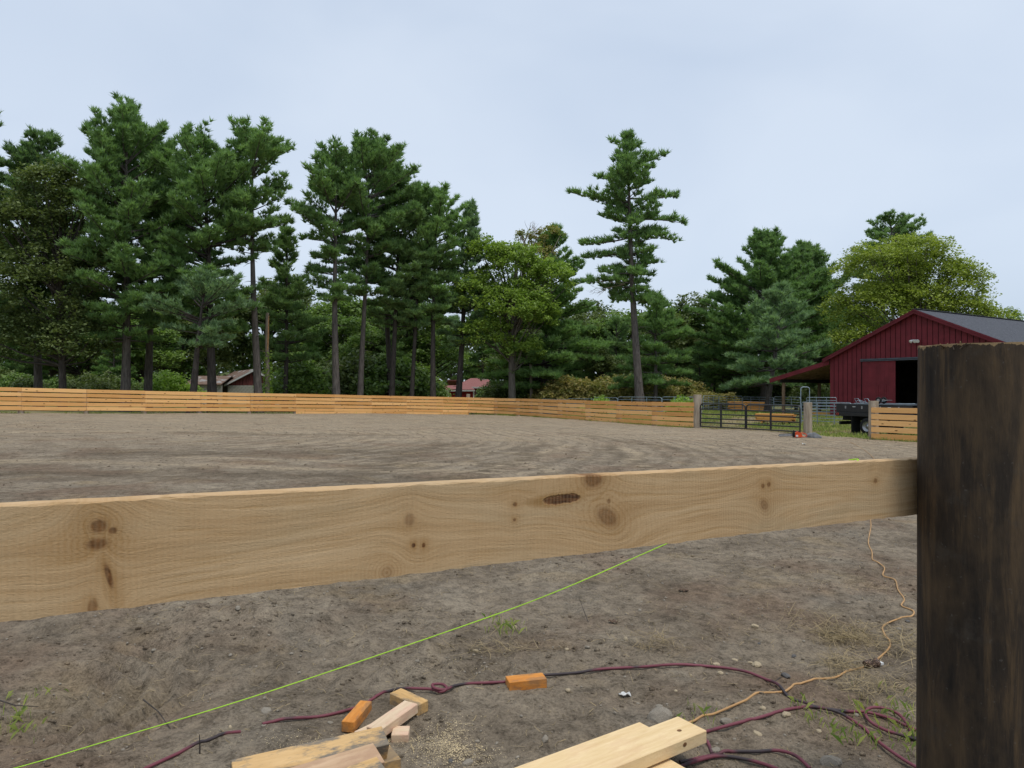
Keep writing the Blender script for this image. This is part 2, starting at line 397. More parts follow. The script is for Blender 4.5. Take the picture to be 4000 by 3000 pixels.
# keep only the arena: inside the fence line
FPX = [(-560, 36.2), (-230, 38.6), (82, 41), (335, 43.2), (563, 45.6), (778, 48), (972, 50.3), (1151, 52.8), (1302, 54.9), (1447, 57), (1584, 59), (1727, 60.6), (1829, 61.2),
       (1936, 60.3), (2023, 57.6), (2112, 54), (2188, 50.8), (2297, 47.6), (2418, 44.2), (2557, 41.2), (2724, 38)]
FTOP = [1499, 1507, 1514.5, 1521, 1526.5, 1531, 1535, 1538.6, 1541.5, 1545, 1547.5, 1550.5, 1552.8, 1555.3, 1557, 1559, 1561, 1564.5, 1567.4, 1570.5, 1572.6]
FXY = [((a-2000)/FP*b, b) for a, b in FPX]
ring = FXY+[(12.4, 34.7), (13.65, 33.0), (15.0, 29.4), (16.1, 27.9), (20.1, 22.8), (24, 18), (33, 10), (33, -2.9), (-45, -2.9), (-45, 27)]
def inside(x, y, poly):
    c = np.zeros(x.shape, bool); n = len(poly)
    for i in range(n):
        x0, y0 = poly[i]; x1, y1 = poly[(i+1) % n]
        if y0 == y1: continue
        k = ((y0 > y) != (y1 > y)) & (x < (x1-x0)*(y-y0)/(y1-y0)+x0); c ^= k
    return c
fc = np.stack([ii, ii+1, ii+nx+1, ii+nx], 1)
cen = V[fc].mean(1)
edge = fbm(cen[:, 0]*.7, cen[:, 1]*.7, 3, 77)*.8
fc = fc[inside(cen[:, 0]*1.0, cen[:, 1]-.3+edge*.5, ring)]
used = np.unique(fc); remap = np.full(len(V), -1); remap[used] = np.arange(len(used))
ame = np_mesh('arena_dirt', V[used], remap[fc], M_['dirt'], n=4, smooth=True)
def band(pts, wd, X, Y, seed):
    """0..1 closeness to a wheel track given as plan points"""
    q = np.stack([X+.4*fbm(X*.35, Y*.35, 2, seed), Y+.4*fbm(X*.35, Y*.35, 2, seed+5)], 1); best = np.full(len(X), 1e9)
    for i in range(len(pts)-1):
        a, b = np.array(pts[i][:2]), np.array(pts[i+1][:2]); d = b-a; t = np.clip(((q-a)@d)/(d@d), 0, 1); best = np.minimum(best, np.hypot(*(q-a-t[:, None]*d).T))
    return np.exp(-(best/wd)**2)
def trk(*px): return [tuple(G(a, b)) for a, b in px]
UX, UY = V[used][:, 0], V[used][:, 1]
pale = np.zeros(len(used)); damp = np.zeros(len(used))
for k_, (pts, wd) in enumerate(((trk((-300, 1795), (500, 1803), (1100, 1822), (2000, 1850)), .42), (trk((700, 1790), (1400, 1800), (2100, 1840)), .3), (trk((1950, 1850), (2100, 1780), (2200, 1735)), .3), (trk((2560, 1830), (2480, 1770), (2430, 1740)), .25),
     (trk((900, 1745), (1300, 1725), (1700, 1715)), .6), (trk((300, 1640), (1200, 1640), (2000, 1650), (2600, 1690)), 1.4), (trk((0, 1690), (900, 1680), (1500, 1690)), .8), (trk((2300, 1690), (2700, 1740), (3300, 1760)), .5), (trk((-200, 1630), (900, 1632), (1500, 1632)), .5))):
    pale = np.maximum(pale, band(pts, wd, UX, UY, 60+k_))
for k_, (pts, wd) in enumerate(((trk((1350, 1900), (1600, 1790), (1760, 1730)), .5), (trk((-300, 1850), (600, 1850), (1100, 1850), (1900, 1880)), .7), (trk((1900, 1860), (2050, 1780), (2130, 1735)), .35), (trk((400, 1770), (1000, 1770), (1600, 1760)), .9), (trk((2500, 1830), (2420, 1770), (2380, 1740)), .3), (trk((2250, 1700), (2700, 1760), (3200, 1800)), .4), (trk((700, 1690), (1500, 1700)), .6))):
    damp = np.maximum(damp, band(pts, wd, UX, UY, 90+k_))
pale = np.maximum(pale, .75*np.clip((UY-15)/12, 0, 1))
harrow = np.clip((UY-7)/5, 0, 1)*np.clip(.75+1.3*fbm(UX*.16, UY*.16, 3, 71), 0, 1)
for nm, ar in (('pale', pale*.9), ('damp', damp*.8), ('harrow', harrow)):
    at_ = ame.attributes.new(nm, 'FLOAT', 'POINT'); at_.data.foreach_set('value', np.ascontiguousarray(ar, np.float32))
tag(link('arena_dirt', ame), kind='structure')
# wider ground that carries the woods and the yard, out to the horizon
xs2 = np.concatenate([[-900, -400, -200, -100], np.arange(-70, 71, 2.0), [100, 200, 400, 900]])
ys2 = np.concatenate([[-300, -100, -40, -10], np.arange(-3, 121, 2.0), [160, 260, 500, 1200]])
gx, gy = np.meshgrid(xs2, ys2)
hh = gz(gx, gy)-.07+fbm(gx*.15, gy*.15, 3, 2)*.05
hh = np.where(gy < 26, hh-.25, hh)
V2 = np.stack([gx, gy, hh], -1).reshape(-1, 3); nx, ny = len(xs2), len(ys2)
ii = (np.arange(ny-1)[:, None]*nx+np.arange(nx-1)[None]).ravel()
tag(link('ground', np_mesh('ground', V2, np.stack([ii, ii+1, ii+nx+1, ii+nx], 1), M_['field'], n=4, smooth=True)), kind='structure')
# ------------------------------------------------------------------ foreground board on the big dark post
BA = Vector((-.877, 1.228, EYE-.2)); BC = Vector((1.462, 2.58, EYE-.25))
bx_ = (BC-BA).normalized(); by_ = Vector((-bx_.y, bx_.x, 0)).normalized(); bz_ = bx_.cross(by_)
BM = Matrix((bx_, by_, bz_)).transposed()
def board_uv(px, py):
    d = Vector(((px-2000)/FP, 1, -(py-HZ)/FP)); o = Vector((0, 0, EYE)); k = (BA-o).dot(by_)/d.dot(by_); q = o+d*k-BA
    return q.dot(bx_), q.dot(bz_)
def boardmat():
    m, t, b = newmat('rough_sawn_pine', .85, .2)
    c = t.nodes.new('ShaderNodeTexCoord'); sx = t.nodes.new('ShaderNodeSeparateXYZ'); t.links.new(c.outputs['Object'], sx.inputs[0])
    X, Z = sx.outputs[0], sx.outputs[2]
    KN = [(385, 2055, .013, .012, 1, 0), (440, 2072, .007, .006, 1, 0), (380, 2125, .017, .010, 1, 0), (425, 2250, .005, .022, 1.2, .25), (362, 2375, .008, .016, .8, 0),
          (1600, 2030, .012, .014, .55, 0), (1615, 2130, .0045, .005, 1.3, 0), (1655, 2130, .004, .005, 1.3, 0), (2318, 1868, .030, .024, .9, 0), (2012, 1970, .006, .005, 1, 0),
          (2372, 2018, .030, .026, .75, .5), (2378, 1958, .006, .007, .7, 0), (2980, 1898, .007, .007, 1, 0), (3003, 1892, .007, .007, 1, 0), (2985, 1972, .017, .017, .6, .3),
          (3420, 1878, .009, .008, .8, 0), (1510, 2236, .014, .014, .35, 0), (2010, 2030, .004, .004, 1, 0)]
    dz = None; kn = None; halo = None; rg = None
    for px, py, rx, rz, wgt, tilt in KN:
        ku, kv = board_uv(px, py)
        dx = math_(t, 'SUBTRACT', X, ku); dv = math_(t, 'SUBTRACT', Z, kv)
        dx2 = math_(t, 'MULTIPLY_ADD', dv, tilt, dx)
        e = math_(t, 'ADD', math_(t, 'POWER', math_(t, 'MULTIPLY', dx2, 1/rx), 2.0), math_(t, 'POWER', math_(t, 'MULTIPLY', dv, 1/rz), 2.0))
        k = math_(t, 'MULTIPLY', math_(t, 'DIVIDE', 1.0, math_(t, 'ADD', 1.0, math_(t, 'POWER', e, 4.0))), wgt)
        h = math_(t, 'MULTIPLY', math_(t, 'DIVIDE', 1.0, math_(t, 'MULTIPLY_ADD', e, .12, 1.0)), wgt)
        off = math_(t, 'MULTIPLY', dv, math_(t, 'DIVIDE', 1.1, math_(t, 'MULTIPLY_ADD', e, .10, 1.0)))
        if rx > .012:
            q_ = math_(t, 'MULTIPLY', math_(t, 'SINE', math_(t, 'MULTIPLY', math_(t, 'SQRT', e), 11.0)), math_(t, 'DIVIDE', 1.0, math_(t, 'MULTIPLY_ADD', e, .30, 1.0)))
            rg = q_ if rg is None else math_(t, 'ADD', rg, q_)
        dz = off if dz is None else math_(t, 'ADD', dz, off)
        kn = k if kn is None else math_(t, 'MAXIMUM', kn, k)
        halo = h if halo is None else math_(t, 'MAXIMUM', halo, h)
    v = t.nodes.new('ShaderNodeCombineXYZ')
    wob = noise(t, coords(t, scale=(1.3, 1, 5)), 1.6, 3, .5)
    t.links.new(math_(t, 'MULTIPLY', X, .42), v.inputs[0])
    t.links.new(math_(t, 'ADD', math_(t, 'SUBTRACT', math_(t, 'MULTIPLY', Z, 12.0), math_(t, 'MULTIPLY', dz, 10.0)), math_(t, 'MULTIPLY', wob, .4)), v.inputs[2])
    grain = noise(t, v.outputs[0], 3.2, 5, .6, .15)
    rings = noise(t, v.outputs[0], 11.0, 3, .6)
    base = ramp(t, grain, [(.415, .262, .128), (.52, .350, .188), (.59, .422, .246)], [.28, .5, .72])
    base = mixc(t, ramp(t, rings, [(.55, .55, .55), (0, 0, 0)], [.32, .48]), base, (.37, .222, .088))
    base = mixc(t, ramp(t, noise(t, coords(t, scale=(.8, 1, 4)), 2.2, 3), [(0, 0, 0), (.55, .55, .55)], [.5, .7]), base, (.44, .345, .215))
    base = mixc(t, math_(t, 'MULTIPLY', halo, .62), base, (.33, .175, .055))
    base = mixc(t, math_(t, 'MAXIMUM', math_(t, 'MULTIPLY', rg, .5), 0.0), base, (.27, .14, .045))
    kcol = ramp(t, noise(t, coords(t, scale=(1, 1, 1)), 90, 3), [(.085, .034, .012), (.20, .088, .030)], [.35, .65])
    base = mixc(t, math_(t, 'MULTIPLY', kn, .85), base, kcol)
    # torn bark pocket
    ku, kv = board_uv(2195, 1950)
    jag = math_(t, 'MULTIPLY', math_(t, 'SUBTRACT', noise(t, coords(t), 45, 4, .7), .5), .014)
    ex = math_(t, 'MULTIPLY', math_(t, 'SUBTRACT', X, ku), 1/.058)
    ez = math_(t, 'MULTIPLY', math_(t, 'ADD', math_(t, 'MULTIPLY_ADD', math_(t, 'SUBTRACT', X, ku), -.035, math_(t, 'SUBTRACT', Z, kv)), jag), 1/.0125)
    pk = ramp(t, math_(t, 'ADD', math_(t, 'POWER', math_(t, 'ABSOLUTE', ex), 4.0), math_(t, 'POWER', ez, 2.0)), [(1, 1, 1), (0, 0, 0)], [.6, 1.0])
    ex2 = math_(t, 'MULTIPLY', math_(t, 'SUBTRACT', X, ku-.02), 1/.105)
    ph = ramp(t, math_(t, 'ADD', math_(t, 'POWER', math_(t, 'ABSOLUTE', ex2), 2.0), math_(t, 'POWER', math_(t, 'MULTIPLY', ez, .62), 2.0)), [(.85, .85, .85), (0, 0, 0)], [.3, 1.0])
    base = mixc(t, ph, base, (.30, .165, .055))
    base = mixc(t, pk, base, ramp(t, noise(t, coords(t, scale=(.35, 1, 3)), 40, 3), [(.055, .022, .010), (.20, .090, .035)], [.4, .62]))
    # blade marks across the face, a little off vertical
    wv = N(t, 'ShaderNodeTexWave', Scale=1.0, Distortion=7.0, Detail=4.0); wv.bands_direction = 'X'
    t.links.new(coords(t, scale=(30, 1, 6)), wv.inputs['Vector'])
    saw = math_(t, 'MULTIPLY', wv.outputs['Fac'], noise(t, coords(t), 2.5, 3))
    base = mixc(t, math_(t, 'MULTIPLY', saw, .20), base, (.55, .415, .245))
    t.links.new(base, b.inputs['Base Color'])
    fuzz = noise(t, coords(t, scale=(1, 1, 2.6)), 120, 3, .7)
    hgt = math_(t, 'ADD', math_(t, 'ADD', math_(t, 'MULTIPLY', rings, .7), math_(t, 'MULTIPLY', saw, .45)), math_(t, 'MULTIPLY', fuzz, .6))
    hgt = math_(t, 'SUBTRACT', hgt, math_(t, 'MULTIPLY', pk, 2.0))
    bump(t, b, hgt, .55, .0035); return m
M_['board'] = boardmat()
def rough_board(name, L0, L1, ht, th, mat, n=160, amp=.0012, seed=1):
    """long plank, local x along, y thickness (away), z from -ht to 0, with sawn, slightly wandering arrises"""
    u = np.linspace(L0, L1, n); prof = [(0, -ht), (0, -ht*.66), (0, -ht*.33), (0, -.003), (.003, 0), (th-.003, 0), (th, -.003), (th, -ht)]
    Vv = []
    for i, a in enumerate(u):
        for j, (y, z) in enumerate(prof):
            k = amp*(2.0 if j in (3, 4, 0) else .6)
            Vv.append((a, y+k*(random.random()-.5), z+k*1.4*(random.random()-.5)))
    p = len(prof); F = [(i*p+j, (i+1)*p+j, (i+1)*p+(j+1) % p, i*p+(j+1) % p) for i in range(n-1) for j in range(p)]
    mb = MB(); mb.add(Vv, F); mb.add(Vv[:p], [list(range(p))]); mb.add(Vv[-p:], [list(range(p))[::-1]])
    return mb.mesh(name, mat)
bd = link('fence_board', rough_board('fence_board', -1.05, 3.1, .2, .046, M_['board']))
bd.matrix_world = Matrix.Translation(BA) @ BM.to_4x4()
tag(bd, 'pale rough sawn board with brown knots fixed behind the big dark post', 'board')

def postmat():
    m, t, b = newmat('dark_creosoted_wood', .8, .3)
    streak = noise(t, coords(t, scale=(7, 7, .8)), 2.6, 6, .68, .3); blot = noise(t, coords(t, scale=(1, 1, .6)), 4.5, 4, .65)
    c = ramp(t, streak, [(.0090, .0070, .0052), (.030, .021, .0135), (.115, .072, .034)], [.30, .50, .72])
    c = mixc(t, ramp(t, blot, [(0, 0, 0), (.7, .7, .7)], [.46, .68]), c, (.085, .055, .028))
    c = mixc(t, ramp(t, noise(t, coords(t), 9, 4, .7), [(0, 0, 0), (.5, .5, .5)], [.58, .70]), c, (.055, .045, .034))
    spk = noise(t, coords(t), 75, 2, .5)
    c = mixc(t, ramp(t, spk, [(0, 0, 0), (.35, .35, .35)], [.68, .76]), c, (.12, .11, .10))
    # freshly cut rim left pale at the sawn top
    sx = t.nodes.new('ShaderNodeSeparateXYZ'); tcn = t.nodes.new('ShaderNodeTexCoord'); t.links.new(tcn.outputs['Object'], sx.inputs[0])
    edge = math_(t, 'ADD', sx.outputs[2], math_(t, 'MULTIPLY', math_(t, 'SUBTRACT', noise(t, coords(t, scale=(1, 1, .25)), 26, 4, .7), .5), .045))
    c = mixc(t, ramp(t, edge, [(0, 0, 0), (1, 1, 1)], [.0, .0]) if False else math_(t, 'GREATER_THAN', edge, PH-.0075), c, (.27, .185, .095))
    t.links.new(c, b.inputs['Base Color'])
    bump(t, b, math_(t, 'ADD', streak, math_(t, 'MULTIPLY', noise(t, coords(t, scale=(3, 3, .7)), 22, 4), .6)), .6, .008); return m
PC = Vector((1.586, 2.45, 0)); PR = .174
PH = EYE+.150-float(gz(PC.x, PC.y))+.25
M_['post'] = postmat()
def pole(name, loc, r, h, mat, parent=None, seg=40, rings=26, bury=.25, wob=.012, taper=.04, seed=3, splinters=False):
    Vv = []; F = []
    for i in range(rings+1):
        z = h*i/rings
        for k in range(seg):
            th = 2*math.pi*k/seg
            n_ = float(fbm(np.array([th*2.2+seed]), np.array([z*1.4]), 3, seed)[0])
            rr = r*(1+taper*(1-i/rings))*(1+wob*2*n_)
            zz = z if i < rings else h+.004*float(fbm(np.array([th*4.0]), np.array([seed*1.0]), 2, seed)[0])
            Vv.append((rr*math.cos(th), rr*math.sin(th), zz))
    for i in range(rings):
        for k in range(seg): F.append((i*seg+k, i*seg+(k+1) % seg, (i+1)*seg+(k+1) % seg, (i+1)*seg+k))
    mb = MB(); mb.add(Vv, F, True)
    top = Vv[-seg:]; inr = [(x*.94, y*.94, h-.001) for x, y, z in top]
    mb.add(top+inr, [(k, (k+1) % seg, seg+(k+1) % seg, seg+k) for k in range(seg)]); mb.add(inr, [list(range(seg))])
    if splinters:
        for k in range(16):
            a = R(215)+random.uniform(-.22, .22); rr = r*1.0
            p = Vector((rr*math.cos(a), rr*math.sin(a), h-.004-random.random()*.012)); d = Vector((random.uniform(-1, 1)*.012, random.uniform(-1, 0)*.010, random.uniform(-.016, .012)))
            mb.beam(p, p+d, .0035, .002)
    o = mb.build(name, mat, parent); o.location = (loc[0], loc[1], float(gz(loc[0], loc[1]))-bury); return o
p0 = pole('fence_post', PC, PR, PH, M_['post'], wob=.006, splinters=True)
tag(p0, 'thick blackened round post with pale sawn rim holding the rough board', 'post')
q = BA+bx_*-.95-by_*(PR*1.02)
p1 = pole('fence_post', q, PR, PH-.05, M_['post'], seed=9)
tag(p1, 'dark round post holding the other end of the rough board', 'post')

# ------------------------------------------------------------------ the arena fence: every board a part
STK = 1.28; BH = .214; GAP = (STK-5*BH)/4
def fence_run(root, XY, ZT, six=(), posts=True, th=.045, seed=0, over=.17):
    rr = random.Random(seed)
    for i in range(len(XY)-1):
        a = Vector((*XY[i], 0)); b = Vector((*XY[i+1], 0)); d = (b-a).normalized(); nrm = Vector((d.y, -d.x, 0))
        if nrm.dot(-((a+b)/2)) < 0: nrm = -nrm
        a2 = a+nrm*(over+th/2); b2 = b+nrm*(over+th/2)
        for k in range(6 if i in six else 5):
            za = ZT[i]-BH/2-k*(BH+GAP); zb = ZT[i+1]-BH/2-k*(BH+GAP)
            if k == 5: za += GAP-.012; zb += GAP-.012
            ja, jb = rr.uniform(-.012, .012), rr.uniform(-.012, .012)
            p = Vector((a2.x, a2.y, za+ja)); qq = Vector((b2.x, b2.y, zb+jb)); x = (qq-p); L = x.length-.006; x.normalize()
            y = Vector((0, 0, 1)).cross(x).normalized(); M = Matrix((x, y, x.cross(y))).transposed()
            o = MB().box((0, 0, 0), (L, th, BH+rr.uniform(-.006, .004)), bev=.004).build('board', M_['fence'], root)
            o.matrix_basis = Matrix.Translation((p+qq)/2+nrm*rr.uniform(-.004, .004)-Vector(root.location)) @ M.to_4x4()
def fpost(root, x, y, ztop, r=.17, seed=1, mat='postwood'):
    zg = float(gz(x, y))-.25
    o = pole('post', (0, 0), r, ztop-zg, M_[mat], root, seg=18, rings=8, seed=seed)
    o.location = Vector((x, y, zg))-Vector(root.location)
FZ = [EYE-(t_-HZ)/FP*y for (p, y), t_ in zip(FPX, FTOP)]
fr = thing('board_fence', 'long curved arena fence of orange pine boards in front of the pine wood', 'fence', (FXY[10][0], FXY[10][1], float(gz(*FXY[10]))))
fence_run(fr, FXY, FZ, six=(7, 8, 9, 10, 11), seed=4)
for i, (x, y) in enumerate(FXY):
    last = i == len(FXY)-1
    fpost(fr, x, y, FZ[i]+(.42 if last else (.30 if i == 12 else random.uniform(-.12, -.02))), .215 if last else .16, 10+i)
R2 = [(14.98, 29.7), (16.95, 27.1), (18.95, 24.5), (20.95, 21.9)]
fr2 = thing('board_fence', 'short run of five orange boards on a grey post beside the black truck', 'fence', (R2[0][0], R2[0][1], float(gz(*R2[0]))))
Z2 = [EYE-(1590.5-HZ)/FP*29.7, EYE-(1598.5-HZ)/FP*27.1, EYE-(1608-HZ)/FP*24.5, EYE-(1619-HZ)/FP*21.9]
fence_run(fr2, R2, Z2, seed=8)
for i, (x, y) in enumerate(R2): fpost(fr2, x, y, Z2[i]+(.26 if i == 0 else -.04), .19, 40+i)

# ------------------------------------------------------------------ the black tube gates
GA, GB, GC = Vector((9.93, 37.75, 0)), Vector((11.62, 35.7, 0)), Vector((13.3, 33.1, 0))
def gate(a, b, za, zb, label):
    L = Vector((b.x-a.x, b.y-a.y, zb-za)); ln = L.length; H = 1.22
    g = thing('tube_gate', label, 'gate', (a.x, a.y, za), math.atan2(L.y, L.x), 'black tube gates'); dz = (zb-za)
    def at(f, h): return Vector((f*math.hypot(L.x, L.y), 0, h+dz*f))
    r = .034; pts = [at(0, 0), at(0, H-.16)]
    pts += [at(.16/ln*(1-math.cos(t)), H-.16+.16*math.sin(t)) for t in (.4, .8, 1.2, math.pi/2)]
    pts += [at(1-.16/ln*(1-math.cos(t)), H-.16+.16*math.sin(t)) for t in (math.pi/2, 1.2, .8, .4)]+[at(1, H-.16), at(1, 0)]
    MB().tube(pts, r, 8).build('outer_frame', M_['black'], g)
    for h in (0.02, .24, .45, .68, .93): MB().tube([at(.005, h), at(.995, h)], r*.9, 8).build('rail', M_['black'], g)
    MB().beam(at(.47, .0), at(.47, H), .03, .10, up=(1, 0, 0)).build('upright', M_['black'], g)
    for h in (.15, 1.0): MB().tube([at(0, h), at(0, h)+Vector((-.09, 0, 0))], .014, 6).build('hinge', M_['black'], g)
    return g
zA = EYE-(1667-HZ)/FP*GA.y; zB = EYE-(1676-HZ)/FP*GB.y; zC = EYE-(1688-HZ)/FP*GC.y
g1 = gate(GA, GB, zA, zB, 'narrow black tube gate hung on the tall post at the fence end')
dv_ = (GB-GA).normalized()*.07
g2 = gate(GB+dv_, GC, zB, zC, 'wider black tube gate closing towards the stubby grey post')
MB().tube([(.02, .05, .80), (-.04, .06, .78), (-.10, .02, .80)], .012, 5).build('latch_chain', M_['galv'], g2)
gp = Vector((13.62, 33.0, 0)); o = pole('gate_post', gp, .19, EYE-(1572-HZ)/FP*33-float(gz(gp.x, gp.y))+.25, M_['postwood'], seg=24, rings=12, seed=21)
tag(o, 'stubby weathered grey gate post standing alone beside the chainsaw', 'post')

# ------------------------------------------------------------------ red barn
M_['gapshade'] = simple('gap_shade_red', (.030, .008, .009), .9, .2)  # wall core darkened in colour to give the shadow lines between siding boards
bc = Vector((20.5, 46.2, 0)); gd = Vector((.540, -.842, 0)).normalized(); bn = Vector((.842, .540, 0)).normalized()   # along gable, along ridge
ZB = float(gz(21, 44))-.15
W = 11.0; EV = EYE+1.98-ZB; AP = EYE+4.50-ZB; LEN = 17.0
barn = thing('red_barn', 'dark red board and batten barn with grey shingle roof and open sliding door', 'barn', (bc.x, bc.y, ZB), math.atan2(gd.y, gd.x))
# local: x along gable (left to right as seen), y along the ridge away from the viewer, z up
DX0, DX1, DH = 4.25, 7.9, EYE+(HZ-1410)/FP*43.5-ZB          # doorway
def roofz(x): return EV+(AP-EV)*(1-abs(x-W/2)/(W/2))
def wallstrip(x0, x1, z0=0.0):
    return [(x0, 0, z0), (x1, 0, z0), (x1, 0, roofz(x1)), *([(W/2, 0, AP)] if x0 < W/2 < x1 else []), (x0, 0, roofz(x0))]
for x0, x1, z0 in ((0, DX0, 0), (DX0, DX1, DH), (DX1, W, 0)):
    MB().prism(wallstrip(x0, x1, z0), (0, .06, 0)).build('gable_wall', M_['gapshade'], barn)
nb = 36; bw = W/nb
for i in range(nb):
    xa_, xb_ = i*bw+.02, (i+1)*bw-.02; xm = (xa_+xb_)/2
    z0 = DH+.16 if DX0-1.98 < xm < DX1+2.0 else 0
    pts_ = [(xa_, -.002, z0), (xb_, -.002, z0), (xb_, -.002, roofz(xb_)-.01), (xa_, -.002, roofz(xa_)-.01)]
    MB().prism(pts_, (0, -.028, 0)).build('siding_board', M_['red_trim'], barn)
MB().prism([(0.06, .06, 0), (0.06, LEN, 0), (0.06, LEN, EV), (0.06, .06, EV)], (-.06, 0, 0)).build('side_wall', M_['red'], barn)
MB().prism([(W, .06, 0), (W, LEN, 0), (W, LEN, EV), (W, .06, EV)], (-.06, 0, 0)).build('side_wall', M_['red'], barn)
mb = MB(); mb.prism([(0, LEN, 0), (W, LEN, 0), (W, LEN, EV), (W/2, LEN, AP), (0, LEN, EV)], (0, .06, 0)); mb.build('back_wall', M_['red'], barn)
sl_ = (AP-EV)/(W/2); OV = .32
rt = .10
for sgn in (-1, 1):
    xe = W/2+sgn*(W/2+OV); ze = AP-sl_*(W/2+OV)
    roof = MB().prism([(W/2, -.28, AP+.03), (xe, -.28, ze+.03), (xe, -.28, ze+.03+rt), (W/2, -.28, AP+.03+rt)], (0, LEN+.56, 0)).build('roof', M_['shingle'], barn)
    MB().prism([(W/2+sgn*.0, -.30, AP+.02), (xe, -.30, ze+.02), (xe, -.30, ze-.13), (W/2, -.30, AP-.13)], (0, -.03, 0)).build('rake_board', M_['red'], barn)
    MB().prism([(W/2+sgn*.0, -.345, AP+.11), (xe+sgn*.01, -.345, ze+.11), (xe+sgn*.01, -.345, ze+.01), (W/2, -.345, AP+.01)], (0, .06, 0)).build('rake_trim', M_['red'], barn)
MB().beam((W/2, -.28, AP+.145), (W/2, LEN+.28, AP+.145), .30, .03).build('ridge_cap', M_['shingle'], barn)
# sliding door, its track and the dark inside
MB().box((DX0-.98, -.075, DH/2+.02), (2.06, .05, DH-.06), bev=.006).build('sliding_door', M_['red_trim'], barn)
door = barn.children[-1]
for x, z0, z1 in ((DX0-1.02, 0.2, DH*.60), (DX0-.52, .2, DH*.60)):
    MB().box((x, -.115, (z0+z1)/2), (.06, .03, z1-z0), bev=.004).build('door_batten', M_['red_trim'], door)
for x in np.arange(DX0-1.9, DX0, .26):
    MB().box((x, -.1015, DH/2), (.012, .004, DH-.1)).build('door_groove', M_['red'], door)
MB().beam((DX0-2.1, -.14, DH+.11), (DX1+2.2, -.14, DH+.11), .10, .075).build('door_track', M_['track'], barn)
MB().beam((DX0-2.1, -.16, DH+.02), (DX1+2.2, -.16, DH+.02), .05, .05).build('door_track', M_['track'], barn)
MB().box((DX1+1.0, -.075, DH/2+.02), (2.06, .05, DH-.06), bev=.006).build('sliding_door', M_['red_trim'], barn)
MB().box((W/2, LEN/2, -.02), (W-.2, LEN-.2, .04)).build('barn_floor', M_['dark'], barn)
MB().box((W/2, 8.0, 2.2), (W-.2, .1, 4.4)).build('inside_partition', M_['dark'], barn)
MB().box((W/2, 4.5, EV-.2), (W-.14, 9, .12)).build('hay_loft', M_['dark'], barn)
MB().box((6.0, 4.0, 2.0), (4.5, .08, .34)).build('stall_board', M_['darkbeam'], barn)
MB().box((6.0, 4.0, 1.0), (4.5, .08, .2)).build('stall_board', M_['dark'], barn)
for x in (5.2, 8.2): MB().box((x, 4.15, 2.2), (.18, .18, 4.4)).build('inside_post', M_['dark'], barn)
lamp = MB().box((W/2, -.06, EYE+(HZ-1331)/FP*41.6-ZB+.06), (.12, .10, .10), bev=.02).build('floodlight', M_['red_trim'], barn)
zl = EYE+(HZ-1331)/FP*41.6-ZB
for sx_, rx_ in ((-.22, -1), (.02, -.1), (.2, 1)):
    MB().tube([(W/2+sx_*.4, -.10, zl+.04), (W/2+sx_*.8, -.2, zl), (W/2+sx_, -.28, zl-.06)], [.03, .06, .10], 10).build('lamp_head', M_['white'], lamp)
# lean-to on the left
LW = 4.5; LZ1 = EYE+(HZ-1410)/FP*46.2-ZB; LZ0 = EYE+(HZ-1482)/FP*50-ZB; LL = 9.0
MB().prism([(-.02, -.05, LZ1), (-LW, -.05, LZ0), (-LW, -.05, LZ0+.07), (-.02, -.05, LZ1+.07)], (0, LL, 0)).build('lean_to_roof', M_['shingle'], barn)
MB().prism([(-.02, -.11, LZ1+.05), (-LW-.05, -.11, LZ0+.05), (-LW-.05, -.11, LZ0-.24), (-.02, -.11, LZ1-.24)], (0, .05, 0)).build('lean_to_fascia', M_['red_trim'], barn)
for y in np.arange(.6, LL-.2, .85):
    MB().prism([(-.02, y, LZ1-.01), (-LW+.1, y, LZ0-.01), (-LW+.1, y, LZ0-.19), (-.02, y, LZ1-.19)], (0, .05, 0)).build('rafter', M_['rafter'], barn)
for f in (.12, .32, .52, .72, .9):
    x = -LW*f; MB().box((x, LL/2, LZ1+(LZ0-LZ1)*f-.0), (.09, LL-.2, .03)).build('purlin', M_['rafter'], barn)
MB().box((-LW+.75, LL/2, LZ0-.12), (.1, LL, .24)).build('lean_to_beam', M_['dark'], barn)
for y in (.35, 4.4, 8.6):
    o = pole('lean_to_post', (0, 0), .115, LZ0-.2, M_['leanpost'], barn, seg=14, rings=8, bury=0, seed=int(y*3)+5); o.location = (-LW+.75, y, -.05)

# ------------------------------------------------------------------ flatbed truck behind the fence
tf = Vector((.47, -.883, 0)).normalized()
trk_r = Vector((15.75, 34.9, 0)); trk_z = float(gz(16.3, 33.5))
truck = thing('flatbed_truck', 'black flatbed work truck with long side toolboxes parked behind the fence', 'truck', (trk_r.x, trk_r.y, trk_z), math.atan2(tf.y, tf.x))
